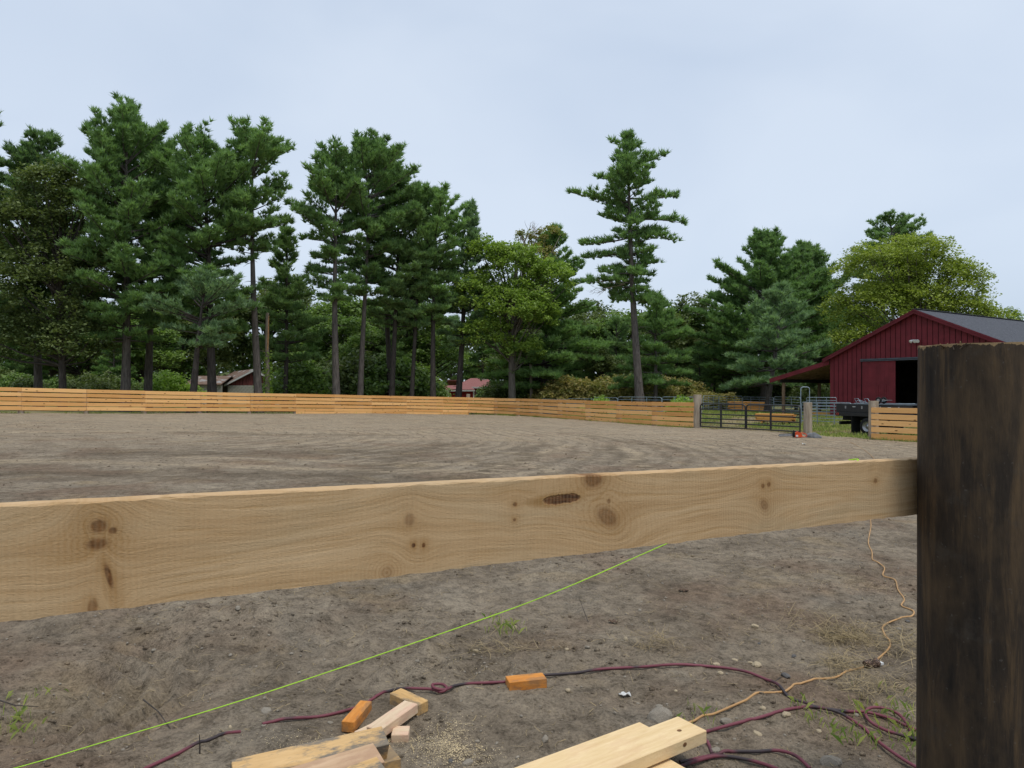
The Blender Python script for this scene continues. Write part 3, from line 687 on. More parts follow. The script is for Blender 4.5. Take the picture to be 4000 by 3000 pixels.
# local: x forward, y to the truck's left (away from the viewer); near side at y=0, far side at y=2.2
BZ0 = EYE-(1624-HZ)/FP*34.7-trk_z; BZ1 = EYE-(1577-HZ)/FP*34.7-trk_z; HB = BZ1-BZ0
MB().box((1.95, 1.1, BZ0+.09), (3.9, 2.2, .18), bev=.01).build('bed_deck', M_['black'], truck)
for y in (.24, 1.96):
    tb = MB().box((1.95, y, BZ0+.185+(HB-.19)/2), (3.86, .46, HB-.19), bev=.015).build('toolbox', M_['black'], truck)
    s_ = -1 if y < 1 else 1
    MB().box((1.95, y+s_*.20, BZ1+.006), (3.9, .10, .02)).build('toolbox_rail', M_['galv'], tb)
    if s_ < 0:
        for x in (.55, 1.42, 2.36, 3.25): MB().box((x, y-.235, BZ1-.16), (.075, .014, .13), bev=.004).build('latch', M_['steel'], tb)
        for x in (1.0, 2.8): MB().box((x, y-.233, BZ1-.13), (.16, .006, .03)).build('badge', M_['whitetrim'], tb)
        for x in (1.92,): MB().box((x, y-.232, BZ0+.45), (.012, .006, HB-.24)).build('door_gap', M_['blackmat'], tb)
tl = MB().box((.12, -.008, BZ0+.09), (.13, .02, .10), bev=.006).build('tail_light', M_['tail'], truck)
MB().box((.12, -.017, BZ0+.09), (.07, .01, .05)).build('reflector', M_['blackmat'], tl)
for y in (.28, 1.92): MB().prism([(.90, y-.33, .06), (.90, y+.33, .06), (.88, y+.33, BZ0-.01), (.88, y-.33, BZ0-.01)], (.012, 0, 0)).build('mud_flap', M_['blackmat'], truck)
for y in (.7, 1.5): MB().box((2.7, y, BZ0-.12), (5.6, .09, .22)).build('frame_rail', M_['blackmat'], truck)
MB().box((-.02, 1.1, .50), (.10, 1.5, .16), bev=.01).build('rear_bumper', M_['blackmat'], truck)
MB().box((-.18, 1.1, .50), (.3, .08, .08)).build('hitch', M_['blackmat'], truck)
MB().tube([(1.8, .5, .40), (1.8, 1.7, .40)], .07, 10).build('rear_axle', M_['blackmat'], truck)
for x in (1.2, 2.4): MB().beam((x, .62, .62), (1.8, .62, .36), .06, .05).build('leaf_spring', M_['blackmat'], truck)
def wheel(x, y, s_):
    rr, wd = .405, .24; pr = [(.24, -wd/2), (.37, -wd/2), (rr, -wd/2+.045), (rr, wd/2-.045), (.37, wd/2), (.24, wd/2)]
    seg = 28; Vv = []; F = []
    for k in range(seg):
        th = 2*math.pi*k/seg
        for r_, yy in pr: Vv.append((r_*math.cos(th), yy, r_*math.sin(th)))
    n_ = len(pr)
    for k in range(seg):
        for j in range(n_-1): F.append((k*n_+j, k*n_+j+1, ((k+1) % seg)*n_+j+1, ((k+1) % seg)*n_+j))
    mb = MB(); mb.add(Vv, F, True); o = mb.build('wheel', M_['blackmat'], truck); o.location = (x, y, rr)
    Vv = []; F = []; pr2 = [(.245, s_*(wd/2-.01)), (.225, s_*(wd/2-.03)), (.19, s_*.02), (.10, s_*.03), (.075, s_*.09), (0.001, s_*.09)]
    for k in range(seg):
        th = 2*math.pi*k/seg
        for r_, yy in pr2: Vv.append((r_*math.cos(th), yy, r_*math.sin(th)))
    n2 = len(pr2)
    for k in range(seg):
        for j in range(n2-1): F.append((k*n2+j, k*n2+j+1, ((k+1) % seg)*n2+j+1, ((k+1) % seg)*n2+j))
    mb = MB(); mb.add(Vv, F, True); mb.build('rim', M_['steel'], o)
for y, s_ in ((.13, -1), (.40, -1), (1.80, 1), (2.07, 1)): wheel(1.68, y, s_)
for y, s_ in ((.16, -1), (2.04, 1)): wheel(5.45, y, s_)
cab = MB(); cab.prism([(4.0, .1, .55), (6.55, .1, .55), (6.6, .1, 1.15), (5.75, .1, 1.28), (5.25, .1, 1.98), (4.05, .1, 2.0)], (0, 2.0, 0)); cab = cab.build('cab', M_['black'], truck)
MB().prism([(5.74, .25, 1.31), (5.30, .25, 1.92), (5.28, 1.95, 1.92), (5.72, 1.95, 1.31)], (.03, 0, .02)).build('windshield', M_['glass'], cab)
for y in (.092, 2.108): MB().prism([(4.45, y, 1.3), (5.6, y, 1.3), (5.22, y, 1.88), (4.5, y, 1.88)], (0, -.008 if y < 1 else .008, 0)).build('side_window', M_['glass'], cab)
for y in (.4, 1.8): MB().box((6.6, y, .98), (.06, .26, .16), bev=.02).build('headlight', M_['white'], cab)
MB().box((6.68, 1.1, .62), (.12, 2.1, .2), bev=.02).build('front_bumper', M_['steel'], truck)
# hand truck lying on the toolbox top
tm = truck.matrix_basis
ht_l = Vector((2.05, .2, BZ1+.02)); rotz = math.atan2(tf.y, tf.x)
hp = Vector((trk_r.x, trk_r.y, trk_z))+Matrix.Rotation(rotz, 3, 'Z') @ ht_l
hd = thing('hand_truck', 'steel hand truck with one pneumatic wheel lying on the truck toolbox', 'hand truck', hp, rotz)
for y in (-.11, .11): MB().tube([(-.95, y, .16), (-.55, y, .03), (.0, y, .06), (.45, y, .17)], .014, 6).build('frame_tube', M_['galv'], hd)
for x0 in (-.95, -.45): MB().tube([(x0-.02, -.1, .06), (x0-.14, -.1, .24), (x0+.06, -.1, .24), (x0+.20, -.1, .05)], .014, 6).build('handle', M_['galv'], hd)
MB().box((.52, 0, .18), (.26, .34, .02)).build('toe_plate', M_['steel'], hd)
for y in (-.19, .19):
    mb = MB(); Vv = []; F = []
    for k in range(20):
        for j in range(8):
            a, b_ = 2*math.pi*k/20, 2*math.pi*j/8; rr = .115+.04*math.cos(b_); Vv.append((rr*math.cos(a)+.22, y+.04*math.sin(b_), .17+rr*math.sin(a)))
    for k in range(20):
        for j in range(8): F.append((k*8+j, k*8+(j+1) % 8, ((k+1) % 20)*8+(j+1) % 8, ((k+1) % 20)*8+j))
    mb.add(Vv, F, True); o = mb.build('wheel', M_['blackmat'], hd)
    MB().tube([(.22, y-.03, .17), (.22, y+.03, .17)], .075, 12).build('rim', M_['steel'], o)

# ------------------------------------------------------------------ galvanised metal hurdles
def panel_meshes(L=3.05, H=1.22, n=6):
    r = .021; c = .14; pts = [(0, 0, 0), (0, 0, H-c)]+[(c*(1-math.cos(t)), 0, H-c+c*math.sin(t)) for t in (.5, 1.0, math.pi/2)]
    pts += [(L-c*(1-math.cos(t)), 0, H-c+c*math.sin(t)) for t in (math.pi/2, 1.0, .5)]+[(L, 0, H-c), (L, 0, 0)]
    fm = MB().tube(pts, r, 6).mesh('outer_frame', M_['galv'])
    rails = [MB().tube([(0, 0, H*(.13+.145*k)), (L, 0, H*(.13+.145*k))], r*.9, 6).mesh('rail', M_['galv']) for k in range(n)]
    ups = [MB().box((L*f, 0, H*.5), (.05, .012, H*.96)).mesh('upright', M_['galv']) for f in (.33, .67)]
    return fm, rails, ups
PMESH = panel_meshes()
def corral(a, b, label, group='galvanised metal hurdles', dz=0.0, hs_=1.0):
    a = Vector((a[0], a[1], 0)); b = Vector((b[0], b[1], 0)); d = b-a
    t_ = thing('metal_hurdle', label, 'hurdle', (a.x, a.y, float(gz(a.x, a.y))+.03+dz), math.atan2(d.y, d.x), group)
    k = d.length/3.05; t_.scale = (k, 1, hs_)
    link('outer_frame', PMESH[0], t_)
    for m in PMESH[1]: link('rail', m, t_)
    for m in PMESH[2]: link('upright', m, t_)
    return t_
def XY(px, Y): return ((px-2000)/FP*Y, Y)
rowA = [(2010, 64), (2113, 61), (2215, 58.5), (2321, 56), (2413, 54), (2586, 50.5), (2742, 48.5)]
for i in range(len(rowA)-1):
    a, b = rowA[i], rowA[i+1]; corral(XY(a[0]+1, a[1]), XY(b[0]-1, b[1]), 'galvanised metal hurdle whose top shows above the orange board fence', hs_=1.13)
rowB = [(2746, 55), (2808, 57.5), (2900, 58.5), (3000, 56), (3023, 51.5), (3128, 47)]
for i in range(len(rowB)-1):
    a, b = rowB[i], rowB[i+1]; corral(XY(a[0]+1, a[1]), XY(b[0]-1, b[1]), 'galvanised metal hurdle of the round pen seen through the black gates')
cA, cB, cC = XY(3131, 41.2), XY(3326, 38.6), XY(3585, 36.6)
corral(cA, cB, 'galvanised metal hurdle reaching from the tall bow to the truck tail', dz=.0)
corral((cB[0]+.08, cB[1]-.02), cC, 'galvanised metal hurdle running behind the truck toolbox', dz=.0)
corral(XY(3150, 44), XY(3268, 43), 'galvanised metal hurdle close against the barn corner')
bp = XY(3128, 41.5); b2_ = XY(3162, 41.5); bz0 = float(gz(*bp)); Hb = EYE+(HZ-1512)/FP*41.5-bz0
bow = thing('corral_gate_bow', 'tall galvanised bow frame rising above the metal hurdles', 'gate frame', (bp[0], bp[1], bz0))
wB = b2_[0]-bp[0]
MB().tube([(0, 0, 0), (0, 0, Hb-.12), (.035, 0, Hb-.035), (.12, 0, Hb), (wB-.12, 0, Hb), (wB-.035, 0, Hb-.035), (wB, 0, Hb-.12), (wB, 0, 0)], .026, 8).build('bow_tube', M_['galv'], bow)
MB().tube([(0, 0, .12), (wB, 0, .12)], .022, 6).build('foot_bar', M_['galv'], bow)

# ------------------------------------------------------------------ stacked orange lumber in the pen
def lumber(px0, px1, Y0, Y1, rows, cols, label, seed):
    a = Vector((*XY(px0, Y0), 0)); b = Vector((*XY(px1, Y1), 0)); c = (a+b)/2; d = b-a; L = d.length; zg = float(gz(c.x, c.y))
    t_ = thing('lumber_stack', label, 'lumber', (c.x, c.y, zg), math.atan2(d.y, d.x)); rr = random.Random(seed)
    for x in (-L*.33, L*.33): MB().box((x, 0, .04), (.1, cols*.2, .08)).build('bearer', M_['lumber'], t_)
    for k in range(rows):
        for j in range(cols):
            o = MB().box((0, 0, 0), (L*rr.uniform(.9, 1.05), .185, .046), bev=.003).build('board', M_['lumber'], t_)
            o.location = (rr.uniform(-.12, .12), (j-(cols-1)/2)*.2, .105+k*.05); o.rotation_euler = (0, 0, rr.uniform(-.01, .01))
lumber(2956, 3102, 43, 42.0, 9, 5, 'low stack of orange boards lying on the grass behind the black gate', 1)
lumber(2850, 2990, 60.5, 60, 16, 5, 'taller stack of pinkish boards behind the round pen panels', 2)
lumber(3170, 3245, 47.4, 46.8, 3, 3, 'few loose boards lying under the lean-to roof', 3)

# ------------------------------------------------------------------ chainsaw and its case by the gate post
cs = G(3118, 1709); saw = thing('chainsaw', 'orange chainsaw lying on the dirt at the foot of the gate post', 'chainsaw', cs, R(-14))
MB().prism([(-.14, -.10, .01), (.10, -.10, .01), (.16, -.10, .07), (.10, -.10, .20), (-.02, -.10, .255), (-.13, -.10, .20)], (0, .2, 0)).build('body', M_['orange'], saw)
MB().box((-.17, 0, .12), (.10, .19, .20), bev=.02).build('clutch_cover', M_['blackmat'], saw)
MB().prism([(-.2, .03, .06), (-.72, .03, .035), (-.775, .03, .075), (-.72, .03, .125), (-.2, .03, .15)], (0, .012, 0)).build('guide_bar', M_['steel'], saw)
MB().tube([(-.2, .036, .055), (-.72, .036, .03), (-.782, .036, .075), (-.72, .036, .13), (-.2, .036, .157)], .009, 5).build('chain', M_['blackmat'], saw)
MB().tube([(-.17, -.12, .10), (-.19, -.13, .27), (-.2, -.02, .31), (-.18, .12, .26), (-.14, .12, .1)], .016, 6).build('front_handle', M_['blackmat'], saw)
MB().tube([(.12, 0, .20), (.26, 0, .17), (.34, 0, .10), (.30, 0, .03), (.14, 0, .03)], .019, 6).build('rear_handle', M_['orange'], saw)
MB().box((-.06, -.105, .07), (.09, .02, .08), bev=.01).build('fuel_cap', M_['whitetrim'], saw)
cs2 = G(3178, 1710)
u = np.linspace(0, 1, 15); Vv = []; F = []
for i, a in enumerate(u):
    for k in range(12):
        th = math.pi*k/11; s_ = math.sin(math.pi*min(max(a, .03), .97))**.45
        n_ = 1+.25*float(fbm(np.array([a*5]), np.array([th*1.6]), 3, 8)[0])
        Vv.append(((a-.5)*.62, -math.cos(th)*.16*s_*n_, math.sin(th)*.27*s_*n_*(1.1-.5*a)))
for i in range(14):
    for k in range(11): F.append((i*12+k, i*12+k+1, (i+1)*12+k+1, (i+1)*12+k))
mb = MB(); mb.add(Vv, F, True); mb.add(Vv[:12], [list(range(12))]); mb.add(Vv[-12:], [list(range(12))[::-1]])
o = mb.build('tool_bag', M_['greycloth'], None); o.location = cs2; o.rotation_euler = (0, 0, R(-12))
tag(o, 'crumpled grey tool bag slumped against the gate post beside the chainsaw', 'bag')

# ------------------------------------------------------------------ old block and board barn in the wood
def blockwall(root, a, b, rows, z0=0.0):
    a, b = Vector(a), Vector(b); d = b-a; L = d.length; x = d.normalized(); bl = .41; bh = .205
    MB().beam(a+Vector((0, 0, z0+rows*bh/2)), b+Vector((0, 0, z0+rows*bh/2)), .16, rows*bh).build('wall_core', M_['mortar'], root)
    wl = root.children[-1]; n_ = int(L/bl)
    me = MB().box((0, 0, 0), (bl-.014, .2, bh-.014), bev=.008).mesh('block', M_['block'])
    for k in range(rows):
        for i in range(n_+(k % 2)):
            s0 = (i-.5*(k % 2))*L/n_; s1 = s0+L/n_; s0 = max(s0, 0); s1 = min(s1, L); c = a+x*((s0+s1)/2)
            o = link('block', me, wl); o.location = (c.x, c.y, z0+(k+.5)*bh); o.rotation_euler = (0, 0, math.atan2(x.y, x.x)); o.scale = ((s1-s0)/bl*.995, 1, 1)
YB = 78.0
def zpx(py, Y): return EYE-(py-HZ)/FP*Y
ob = onG(960, YB); old = thing('old_barn', 'weathered red barn on a concrete block base half hidden by pine trunks', 'barn', (ob.x, ob.y, ob.z))
def L_(px, py, Y): p = P(px, py, Y); return p-ob
bz = zpx(1509, YB)-ob.z; rows = max(3, int(round(bz/.205)))
xl, xr = L_(888, 0, YB).x, L_(1093, 0, YB).x; xa = L_(996, 0, YB).x
za = zpx(1447, YB)-ob.z; ze = zpx(1503, YB)-ob.z; z0 = rows*.205
blockwall(old, (xl+.1, 0, 0), (L_(1040, 0, YB).x, 0, 0), rows); blockwall(old, (L_(1075, 0, YB).x, 0, 0), (xr, 0, 0), rows)
MB().prism([(xl, -.06, z0), (xr, -.06, z0), (xr, -.06, max(ze, z0+.05)), (xa, -.06, za), (xl, -.06, max(ze, z0+.05))], (0, .1, 0)).build('gable', M_['oldred'], old)
g_ = old.children[-1]
MB().box((L_(990, 0, YB).x, -.075, zpx(1462, YB)-ob.z), (.2, .03, .25)).build('vent_hole', M_['dark'], g_)
dr = MB().box((L_(1057, 0, YB).x, -.08, z0*.5), (.95, .08, z0)).build('door', M_['brightred'], old)
MB().box((L_(1035, 0, YB).x, -.1, z0*.5), (.22, .08, z0)).build('blue_door_panel', simple('faded_blue', (.10, .16, .26)), old)
skew = Vector((-6.0, 10.0, 0))        # the ridge runs back to the left
for s_, x1, z1 in ((-1, xl-.25, ze-.12), (1, xr+.2, ze-.05)):
    MB().prism([(xa, -.25, za+.05), (x1, -.25, z1+.05), (x1, -.25, z1+.15), (xa, -.25, za+.15)], skew).build('roof', M_['oldroof'], old)
    MB().prism([(xa, -.28, za+.12), (x1, -.28, z1+.12), (x1, -.28, z1-.08), (xa, -.28, za-.08)], (0, -.03, 0)).build('rake_board', M_['whitetrim'], old)
MB().prism([(xl, .05, 0), (xl, .05, max(ze, z0)), Vector((xl, .05, max(ze, z0)))+skew*.98, Vector((xl, .05, 0))+skew*.98], (.1, 0, 0)).build('side_wall', M_['block'], old)
MB().tube([(L_(999, 0, YB).x, -.3, 0), (L_(999, 0, YB).x, -.3, zpx(1462, YB)-ob.z)], .03, 6).build('light_pole', M_['whitetrim'], old)
MB().tube([(L_(999, 0, YB).x, -.3, zpx(1462, YB)-ob.z), (L_(1001, 0, YB).x, -.36, zpx(1458, YB)-ob.z)], .09, 8).build('yard_lamp', M_['white'], old)
# lower wing on the left
wl0, wl1 = L_(712, 0, 76).x, L_(868, 0, 76).x
wz = zpx(1504, 76)-ob.z; wr = zpx(1470, 76)-ob.z; rw = max(3, int(round(wz/.205)))
blockwall(old, (L_(735, 0, 76).x, -2.0, 0), (wl1, -2.0, 0), rw)
MB().prism([(wl0+.3, -2.3, wz-.02), (wl1, -2.3, wz-.02), (wl1, .6, wr), (wl0+.3, .6, wr)], (0, 0, .1)).build('wing_roof', M_['oldroof'], old)
MB().prism([(wl0+.3, 3.4, wz-.02), (wl1, 3.4, wz-.02), (wl1, .62, wr), (wl0+.3, .62, wr)], (0, 0, .1)).build('wing_roof', M_['oldroof'], old)
MB().prism([(wl0+.42, -2.1, 0), (wl0+.42, 3.3, 0), (wl0+.42, 3.3, wz-.05), (wl0+.42, .6, wr-.03), (wl0+.42, -2.1, wz-.05)], (.1, 0, 0)).build('wing_gable', M_['oldred'], old)

# ------------------------------------------------------------------ red-roofed house beyond the trees
YH = 92.0; oh = onG(1810, YH); hs = thing('red_house', 'low red house with faded red roof and white trimmed porch', 'house', (oh.x, oh.y, oh.z))
def H_(px, py): p = P(px, py, YH); return p-oh
h = lambda px: H_(px, 0).x
k = lambda py: H_(0, py).z
MB().box(((h(1775)+h(1915))/2, 5.0, k(1515)/2), (h(1915)-h(1775), 7, k(1515))).build('wall', M_['brightred'], hs)
ez, rz_ = k(1512), k(1475); x0, x1 = h(1765), h(1925)
MB().add if False else None
rf = MB(); rv = [(x0, 1.0, ez), (x1, 1.0, ez), (x1, 9.0, ez), (x0, 9.0, ez), (h(1830), 5, rz_), (x1-.8, 5, rz_)]
rf.add(rv+[(a, b_, c-.12) for a, b_, c in rv[:4]], [(0, 1, 5, 4), (1, 2, 5), (2, 3, 4, 5), (3, 0, 4), (0, 6, 7, 1), (1, 7, 8, 2), (2, 8, 9, 3), (3, 9, 6, 0), (6, 9, 8, 7)])
rf.build('roof', M_['redroof'], hs); rfo = hs.children[-1]
MB().beam((h(1829), .97, ez-.06), (x1, .97, ez-.06), .04, .2).build('fascia', M_['whitetrim'], hs)
MB().box((h(1885), 4.6, rz_+.1), (.8, .8, .9)).build('chimney', M_['block'], rfo)
MB().prism([(h(1738), 3, k(1486)), (h(1790), 3, k(1486)), (h(1790), 6, k(1508)), (h(1738), 6, k(1508))], (0, 0, .1)).build('wing_roof', M_['redroof'], hs)
px0, px1 = h(1754), h(1855)
MB().prism([(px0-.9, .6, k(1509)), (h(1832), .6, k(1509)), (px1+.1, -2.0, k(1525)), (px0-.1, -2.0, k(1525))], (0, 0, .12)).build('porch_roof', M_['redroof'], hs)
MB().beam((px0-.1, -2.03, k(1526)), (px1+.1, -2.03, k(1526)), .05, .16).build('porch_fascia', M_['whitetrim'], hs)
MB().box(((px0+px1)/2, -.6, k(1528)/2), (px1-px0-.3, 2.2, k(1528))).build('porch_wall', M_['brightred'], hs)
for x in (px0+.1, px1-.05): MB().box((x, -1.85, k(1528)/2), (.14, .14, k(1528))).build('porch_post', M_['white'], hs)
for px in (1868, 1895):
    wd_ = MB().box((h(px), 1.47, 1.5), (.8, .06, 1.1), bev=.02).build('window', M_['whitetrim'], hs); MB().box((h(px), 1.43, 1.5), (.6, .03, .9)).build('pane', M_['glass'], wd_)
# grey house far right behind the trunks
YG = 112.0; og = onG(3085, YG); gh = thing('grey_house', 'pale grey house glimpsed between dark trunks far beyond the pen', 'house', (og.x, og.y, og.z))
MB().box((0, 0, 1.5), (3.8, 5, 3.0)).build('wall', simple('grey_siding', (.30, .32, .36), .8, .1), gh)
MB().prism([(-2.2, -2.7, 2.9), (2.2, -2.7, 2.9), (0, -2.7, 4.2)], (0, 5.4, 0)).build('roof', M_['shingle'], gh)
for x in (-1.0, .9):
    wd_ = MB().box((x, -2.53, 1.8), (.8, .06, 1.2), bev=.02).build('window', M_['white'], gh); MB().box((x, -2.57, 1.8), (.6, .03, 1.0)).build('pane', M_['glass'], wd_)
# ------------------------------------------------------------------ trees
def rot_rand(n, r): 
    v = r.normal(size=(n, 3)); return v/np.linalg.norm(v, axis=1, keepdims=True)
def unit(v): return v/np.maximum(np.linalg.norm(v, axis=-1, keepdims=True), 1e-9)
def needle_mesh(name, P_, D_, mat, r, blades=11, ln=.34, wd=.06, spread=.85):
    """tufts of needle blades: P_ positions, D_ directions"""
    n = len(P_); P3 = np.repeat(P_, blades, 0); D3 = np.repeat(D_, blades, 0); m = len(P3)
    d = unit(D3+rot_rand(m, r)*spread); d[:, 2] = d[:, 2]*.9+.10
    d = unit(d); s = unit(np.cross(d, rot_rand(m, r)))
    L = (ln*(.65+.7*r.random(m)))[:, None]; w_ = (wd*(.7+.6*r.random(m)))[:, None]
    b = P3+rot_rand(m, r)*.05
    V = np.stack([b-s*w_*.5, b+s*w_*.5, b+d*L], 1).reshape(-1, 3)
    T = np.arange(m*3).reshape(-1, 3)
    sh = np.repeat(np.repeat(r.random(n), blades)*.6+.4*r.random(m), 3)
    return np_mesh(name, V, T, mat, sh)
def leaf_mesh(name, P_, mat, r, size=.17, flat=.5, shade=None):
    m = len(P_); nrm = rot_rand(m, r)*(1-flat)+np.array([0, 0, 1])*flat*1.2; nrm = unit(nrm)
    a = unit(np.cross(nrm, rot_rand(m, r))); b = np.cross(nrm, a); s = (size*(.6+.8*r.random(m)))[:, None]
    V = np.stack([P_-a*s*.55, P_+b*s*.38-nrm*s*.08, P_+a*s*.55, P_-b*s*.38-nrm*s*.08], 1).reshape(-1, 3)
    i = np.arange(m)*4; T = np.stack([i, i+1, i+2, i+3], 1)
    sh = r.random(m) if shade is None else np.clip(shade*.65+.35*r.random(m), 0, 1)
    return np_mesh(name, V, T, mat, np.repeat(sh, 4), n=4)
def trunk_mb(H, r0, r1, lean=(0, 0), wob=.15, rnd=random, n=12, seg=10, flare=1.35):
    pts = []; rs = []
    ph = rnd.uniform(0, 6)
    for i in range(n+1):
        f = i/n; z = H*f
        pts.append(Vector((lean[0]*f+wob*math.sin(f*4+ph)*f, lean[1]*f+wob*math.cos(f*3+ph)*f, z-.3*(1-f))))
        rs.append((r0+(r1-r0)*f)*(1+(flare-1)*max(0, 1-f*n/1.2)))
    return MB().tube(pts, rs, seg), pts
def axis_at(pts, z, H):
    f = min(max(z/H, 0), .999)*(len(pts)-1); i = int(f); return pts[i].lerp(pts[i+1], f-i)

def pine(label, base, H, zc, Rmax, prof='round', dens=1.2, seed=1, r0=.3, lean=(0, 0), mat='pine', bark='bark', spacing=.82, per=5, lowup=.05, topup=.9,
         ln=.40, wd=.088, blades=14, core=0, group=None, name='pine_tree', stubs=8, drop=.08, side=None, gapz=None, twig=.30, parts_only=False, extra=()):
    r = np.random.default_rng(seed); rd = random.Random(seed)
    t_ = None if parts_only else thing(name, label, 'tree', base, 0, group)
    tm, axis = trunk_mb(H*.97, r0, .04, lean, .02*H*.5, rd)
    TP = []; TD = []
    def branch(z, az, L, el, curve):
        s0 = axis_at(axis, z, H); d = Vector((math.cos(az)*math.cos(el), math.sin(az)*math.cos(el), math.sin(el)))
        n_ = 5; bend = rd.uniform(-.25, .25); sd_ = Vector((-math.sin(az), math.cos(az), 0))
        pts = [s0+d*(L*i/n_)+Vector((0, 0, curve*L*(i/n_)**2))+sd_*(bend*L*(i/n_)**2*.6) for i in range(n_+1)]
        tm.tube(pts, [max(.012, .028*L**.75*(1-.8*i/n_)) for i in range(n_+1)], 4, cap=False)
        nb_ = max(4, int(L/.27*dens)); st = .30 if L > 2 else .12
        for j in range(nb_):
            s = st+(1-st)*(j+rd.random())/nb_; f = s*n_; i = min(int(f), n_-1); p = pts[i].lerp(pts[i+1], f-i)
            sg = 1 if j % 2 else -1
            bl = (.30*L*(1.05-s)+.35)*rd.uniform(.6, 1.25)
            tdir = (pts[i+1]-pts[i]).normalized()
            bd_ = (tdir*.8+sd_*sg*rd.uniform(.5, 1.1)+Vector((0, 0, rd.uniform(-.05, .35)))).normalized()
            k_ = max(2, int(bl/twig*1.25))
            for q in range(k_):
                a = (q+rd.uniform(.3, 1))/k_
                TP.append(p+bd_*bl*a+Vector((rd.gauss(0, .07), rd.gauss(0, .07), .10*a*bl+rd.gauss(0, .06))))
                TD.append(bd_*.7+Vector((0, 0, .75)))
        for q in range(3):
            TP.append(pts[-1]+Vector((rd.gauss(0, .12), rd.gauss(0, .12), rd.gauss(0, .08)))); TD.append(d*.5+Vector((0, 0, .8)))
    z = zc; tot = H-zc
    while z < H-.25:
        t = (z-zc)/tot
        if prof == 'round': pr = (math.sin(math.pi*min(1, .18+.72*t)))**.8*(1 if t < .75 else 1-.35*(t-.75)/.25)
        elif prof == 'cone': pr = (1-t)**.75*(.75+.25*min(1, t*6))+.05
        elif prof == 'top': pr = (.35+.65*min(1, t*1.6))*(1 if t < .6 else max(.18, 1-((t-.6)/.4)**1.6*.8))
        elif prof == 'solo': pr = (.42+.58*math.sin(math.pi*min(1, .1+.85*t))**1.0)*(1 if t < .62 else max(.16, 1-((t-.62)/.38)**1.2*.85))
        else: pr = 1.0
        pr *= .82+.36*float(vnoise(np.array([z*.55]), np.array([seed*3.7]), seed)[0])
        for k in range(per):
            if rd.random() < drop: continue
            az = rd.uniform(0, 2*math.pi); f = 1.0
            if side is not None: f *= 1+side[1]*math.cos(az-side[0])
            if gapz and any(a < z < b for a, b in gapz): f *= .35
            L = max(.45, Rmax*pr*rd.uniform(.6, 1.12)*f)
            el = lowup+(topup-lowup)*t**1.6+rd.uniform(-.12, .12)
            branch(z+rd.uniform(-.2, .2), az, L, el, rd.uniform(.0, .16))
        for k in range(core): branch(z+rd.uniform(-.3, .3), rd.uniform(0, 6.28), rd.uniform(.7, 1.5), rd.uniform(-.1, .6), .1)
        z += spacing*(.8+.4*rd.random())
    for z_, az, L, el, cv in extra: branch(z_, az, L, el, cv)
    top = axis[-1]
    for q in range(14): TP.append(top+Vector((rd.gauss(0, .12), rd.gauss(0, .12), rd.uniform(-.5, .35)))); TD.append(Vector((rd.gauss(0, .4), rd.gauss(0, .4), 1)))
    for q in range(stubs):
        z_ = rd.uniform(.18*zc, zc); az = rd.uniform(0, 6.28); s0 = axis_at(axis, z_, H); L = rd.uniform(.4, 1.3)
        d = Vector((math.cos(az), math.sin(az), rd.uniform(-.3, .15))); tm.tube([s0, s0+d*L*.6, s0+d*L+Vector((0, 0, -.1))], [.03, .02, .008], 4, cap=False)
    me_t = tm.mesh('trunk', M_[bark])
    me_c = needle_mesh('crown', np.array([tuple(p) for p in TP]), unit(np.array([tuple(p) for p in TD])), M_[mat], r, blades, ln, wd)
    if parts_only: return me_t, me_c
    link('trunk', me_t, t_); link('crown', me_c, t_); return t_

def broad(label, base, H, lobes, mat, bark, seed=1, r0=.3, nclu=260, leaves=46, size=.19, csize=.62, lean=(0, 0), name='broadleaf_tree', group=None, limbs=70, cat='tree', flat=.5, parts_only=False, droop=.0, trunk=True):
    """lobes: (x, y, z, rx, ry, rz) in the tree's own frame"""
    r = np.random.default_rng(seed); rd = random.Random(seed)
    t_ = None if parts_only else thing(name, label, cat, base, 0, group)
    tm, axis = trunk_mb(H, r0, .05, lean, .02*H, rd) if trunk else (MB(), [Vector((0, 0, H*i/8)) for i in range(9)])
    vol = np.array([l[3]*l[4]+l[3]*l[5]+l[4]*l[5] for l in lobes]); pick = r.choice(len(lobes), nclu, p=vol/vol.sum())
    Lb = np.array(lobes)[pick]; d = rot_rand(nclu, r); d[:, 2] = np.where(d[:, 2] < -.45, -d[:, 2]*.6, d[:, 2])
    rad = .52+.48*r.random(nclu)**.55
    C = Lb[:, :3]+d*Lb[:, 3:]*rad[:, None]
    n = nclu*leaves; cs = np.repeat(C, leaves, 0); sz = np.repeat(csize*(.55+.8*r.random(nclu)), leaves)[:, None]
    o = rot_rand(n, r)*(r.random(n)**.5)[:, None]*sz; o[:, 2] *= .55
    o += np.repeat(unit(d)*np.array([1, 1, .2]), leaves, 0)*sz*.25
    o[:, 2] -= droop*np.linalg.norm(o[:, :2], axis=1)
    me_c = leaf_mesh('crown', cs+o, M_[mat], r, size, flat, np.repeat(r.random(nclu), leaves))
    for i in r.choice(nclu, min(limbs, nclu), replace=False):
        c = Vector(C[i]); z_ = max(H*.22, min(c.z*.62, H*.9)); s0 = axis_at(axis, z_, H)
        m_ = s0.lerp(c, .5)+Vector((rd.gauss(0, .15), rd.gauss(0, .15), -.25+rd.gauss(0, .15)))
        L = (c-s0).length; tm.tube([s0, s0.lerp(m_, .6), m_, m_.lerp(c, .55)+Vector((0, 0, -.05)), c], [.014+.020*L*k_ for k_ in (1, .7, .45, .25, .08)], 4, cap=False)
    me_t = tm.mesh('trunk', M_[bark])
    if parts_only: return me_t, me_c
    link('trunk', me_t, t_); link('crown', me_c, t_); return t_

